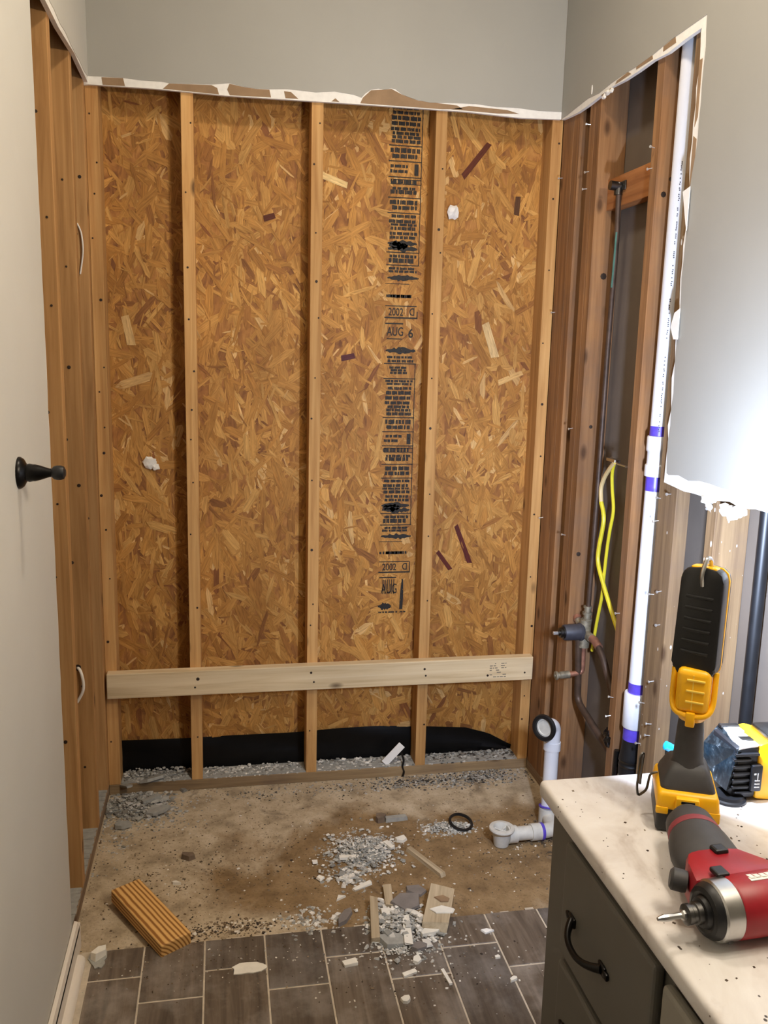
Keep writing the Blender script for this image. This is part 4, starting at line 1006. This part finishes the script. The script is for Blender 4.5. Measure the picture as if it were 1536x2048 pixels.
piece('white_fragment', .955, -.428, .048, .034, .010, .2, 'chip', 'white fragment above the slim diagonal stick', 'fragment', n=5)
piece('white_fragment', 1.092, -.918, .046, .022, .005, -.2, 'paper', 'white curled chip alone on tile right of the broken board', 'chip', z=.0102, n=4)
from_to('caulk_strip', (.690, -.990), (.725, -.982), .020, .008, 'chip', .0102, 'white bar lying on tile left of the lower rubble', 'strip')
from_to('caulk_strip', (.833, -1.052), (.868, -1.040), .013, .006, 'chip', .0102, 'thin white bar on the tile row below the lower rubble', 'strip')
piece('white_fragment', .824, -1.132, .030, .026, .008, .3, 'chip', 'roundish white chip nearest to the camera on the tiles', 'chip', z=.0102, n=7)
from_to('caulk_strip', (.935, -1.045), (.945, -1.10), .009, .005, 'chip', .0102, 'thin pale splinter on a grout line right of the lower rubble', 'splinter')
piece('white_fragment', 1.105, -1.105, .028, .018, .006, .5, 'chip', 'small white chip near the vanity foot on the tiles', 'chip', z=.0102, n=5)
piece('white_fragment', .880, -1.000, .036, .026, .008, 1.1, 'chip', 'white chip just below the grey stone shard on tile', 'chip', z=.0102, n=5)
piece('white_fragment', 1.09, -1.02, .020, .014, .005, .2, 'chip', 'tiny white chip between lower rubble and vanity on tile', 'chip', z=.0102, n=5)
piece('wood_chip', 1.385, -.105, .050, .022, .008, .4, 'stick', 'pale chip on dark grit before the right end of bottom plate', 'chip', n=5)
piece('plaster_chunk', .075, -.868, .050, .040, .020, 1.0, 'chip', 'pinkish white plaster chunk beside the end of the baseboard', 'plaster', z=.0132, n=5)
piece('mortar_slab', .150, .005, .095, .060, .010, .5, 'mortar', 'grey mortar slab leaning on bottom plate in the left corner', 'mortar', z=.045, rx=-.35, n=5)
piece('mortar_slab', .175, -.150, .100, .050, .010, .4, 'mortar', 'flat pale mortar slab at the front of the left corner rubble', 'mortar', z=.012, rx=.1, n=6)
from_to('mortar_bar', (.075, -.045), (.035, .02), .018, .008, 'mortar', .035, 'grey mortar sliver leaning on the left end of bottom plate', 'mortar', tilt=-.3)
from_to('mortar_bar', (.12, -.10), (.175, -.065), .018, .014, 'mortar', .012, 'pale mortar bar in the left corner rubble', 'mortar')
piece('mortar_slab', .07, -.225, .055, .040, .014, .2, 'mortar', 'roundish grey mortar lump left front of the corner rubble', 'mortar', z=.004, n=7)
# white scrap leaning on the plate, with a dark strap below it
bm = B(); add_box(bm, (-.048, -.002, -.014), (.048, .002, .014), .001)
tag(obj('white_scrap', bm, 'paper', loc=(1.015, .020, .0795), rot=(-.15, math.radians(-47), 0)), 'white plastic scrap leaning upright on the bottom plate', 'scrap')
bm = B(); add_tube(bm, smooth_path([(1.045, .016, .085), (1.052, .004, .060), (1.046, -.004, .040), (1.052, -.006, .020), (1.046, -.012, .004)]), .006, 6, .0015)
tag(obj('dark_strap', bm, 'felt', smooth=True), 'thin dark strap hanging over the plate beside the white scrap', 'strap')

# uncountable rubble
def shade(r_, cs):
    k = r_.uniform(.8, 1.12); return tuple(min(1, v_*k) for v_ in lin(r_.choice(cs)))
def rubble(name, label, cat, spots, colset, seed, parent=None):
    r_ = random.Random(seed); verts, faces, fc = [], [], []
    for (cx_, cy_, sx, sy, n, smin, smax, z0_, hz) in spots:
        for i in range(n):
            x, y = r_.gauss(cx_, sx), r_.gauss(cy_, sy)
            x = min(max(x, .008), 1.52); y = min(y, -.004) if z0_ < .03 else min(max(y, .003), .074)
            d2 = ((x-cx_)/sx)**2+((y-cy_)/sy)**2
            zb = z0_+max(0, hz*(1-d2/4))*r_.random()
            if y < TY0 and z0_ < .01: zb += TZ
            crumb(verts, faces, fc, (x, y, zb), r_.uniform(smin, smax)*(1 if r_.random() < .85 else 1.6), shade(r_, colset), .55, r_)
    o = mesh_vc(name, verts, faces, fc, 'rubble', parent); tag(o, label if not parent else None, cat if not parent else None, kind='stuff'); return o
white = [(240, 234, 222), (214, 208, 196), (186, 182, 172), (164, 162, 154), (150, 148, 140), (198, 194, 184)]
grey = [(168, 165, 156), (150, 147, 138), (182, 179, 170), (128, 124, 115), (198, 194, 186)]
dark = [(70, 64, 58), (96, 88, 78), (52, 48, 44), (132, 124, 112), (160, 152, 140)]
dirt = [(120, 100, 76), (98, 80, 60), (150, 132, 108), (80, 68, 54), (60, 50, 42), (98, 84, 66), (130, 112, 90), (226, 218, 204)]
rubble('rubble', 'upper pile of crushed grey-white plaster in the middle of bare floor', 'rubble', [(.825, -.475, .052, .048, 1500, .0014, .0046, 0, .020), (.815, -.49, .06, .06, 110, .004, .0085, .004, .018), (.755, -.60, .035, .03, 160, .002, .007, 0, .008), (.80, -.50, .09, .08, 200, .001, .004, 0, 0)], white, 1)
rubble('rubble', 'lower pile of broken plaster and shards at the tile edge', 'rubble', [(.865, -.845, .042, .050, 900, .0014, .0050, 0, .022), (.870, -.85, .045, .055, 90, .005, .010, .004, .020), (.855, -.94, .05, .030, 220, .0015, .006, 0, .005), (.88, -.86, .09, .08, 180, .001, .004, 0, 0)], white, 2)
rubble('rubble', 'white powdery rubble around the loose black ring', 'rubble', [(1.115, -.375, .038, .020, 520, .0014, .0045, 0, .012), (1.165, -.382, .022, .016, 160, .0018, .006, 0, .012)], white, 3)
rubble('rubble', 'grey mortar rubble heaped in the left back corner', 'rubble', [(.10, -.09, .058, .050, 900, .0018, .0065, 0, .022), (.12, -.10, .06, .05, 60, .006, .013, .002, .014), (.15, -.16, .09, .06, 320, .001, .0045, 0, 0), (.05, -.25, .03, .10, 160, .001, .0045, 0, 0)], grey, 4)
rubble('rubble', 'dark grit strewn along the front of bottom plate at right', 'rubble', [(1.18, -.06, .17, .028, 1100, .0012, .0042, 0, .004), (1.36, -.03, .07, .03, 500, .0012, .004, 0, .004), (.75, -.06, .25, .03, 420, .0012, .0036, 0, 0)], dark+grey, 5)
rubble('rubble', 'small white chips scattered left of the lower rubble pile', 'rubble', [(.628, -.785, .035, .035, 170, .0018, .006, 0, 0)], white, 6)
rubble('rubble', 'loose crumbs of dirt scattered over the bare alcove floor', 'rubble', [(.75, -.45, .40, .24, 1500, .0006, .0026, 0, 0), (.30, -.50, .18, .20, 800, .0006, .0030, 0, 0), (.40, -.79, .10, .02, 420, .001, .0042, 0, 0), (1.30, -.52, .10, .10, 300, .001, .0035, 0, 0), (1.43, -.45, .028, .045, 420, .0012, .0045, 0, .012)], dirt, 7)
rubble('rubble', 'fine debris dusting the dark floor tiles', 'rubble', [(.90, -1.02, .16, .09, 260, .0008, .0030, 0, 0), (.40, -.93, .22, .05, 200, .0006, .0022, 0, 0)], white+dirt, 8)
for (x, y, rx_, ry_, n_) in ((.825, -.478, .085, .070, 'grey powder under the upper rubble pile'), (.862, -.840, .070, .075, 'grey powder under the lower rubble pile'), (.10, -.085, .095, .078, 'grey powder under the corner rubble')):
    bm = B(); r_ = random.Random(int(x*1000)); rings = []
    for k, (f_, h_) in enumerate(((1.0, .0006), (.75, .004), (.45, .009), (.15, .012))):
        rings.append([bm.verts.new((x+rx_*f_*math.cos(2*PI*i/28)*(1+r_.uniform(-.16, .16)), y+ry_*f_*math.sin(2*PI*i/28)*(1+r_.uniform(-.16, .16)), h_+r_.uniform(0, .002)+(TZ if y < -.8 and k else 0)*.6)) for i in range(28)])
    for a_, b_ in zip(rings, rings[1:]):
        for i in range(28): bm.faces.new((a_[i], a_[(i+1) % 28], b_[(i+1) % 28], b_[i]))
    bm.faces.new(rings[-1])
    tag(obj('powder', bm, 'mortar', smooth=True), n_, 'powder', kind='stuff')
# dust and crumbs lying on the back bottom plate
for (a_, b_, n_, cs_, sd) in ((.05, .275, 420, grey, 11), (.325, .68, 460, grey+white[:2], 12), (.735, 1.09, 460, grey+white[:2], 13), (1.14, 1.49, 520, grey+dark, 14)):
    r_ = random.Random(sd); verts, faces, fc = [], [], []
    for i in range(n_):
        x, y = r_.uniform(a_, b_), r_.uniform(.004, .076); hz = .020 if sd == 11 else .009
        crumb(verts, faces, fc, (x, y, .038+hz*r_.random()*y/.076), r_.uniform(.002, .008), shade(r_, cs_), .55, r_)
    tag(mesh_vc('plate_dust', verts, faces, fc, 'rubble', wall_back), kind='stuff')
    bm = B(); add_box(bm, (a_-.01, .004, .038), (b_+.012, .080, .0415)); obj('dust_layer', bm, 'mortar', wall_back)
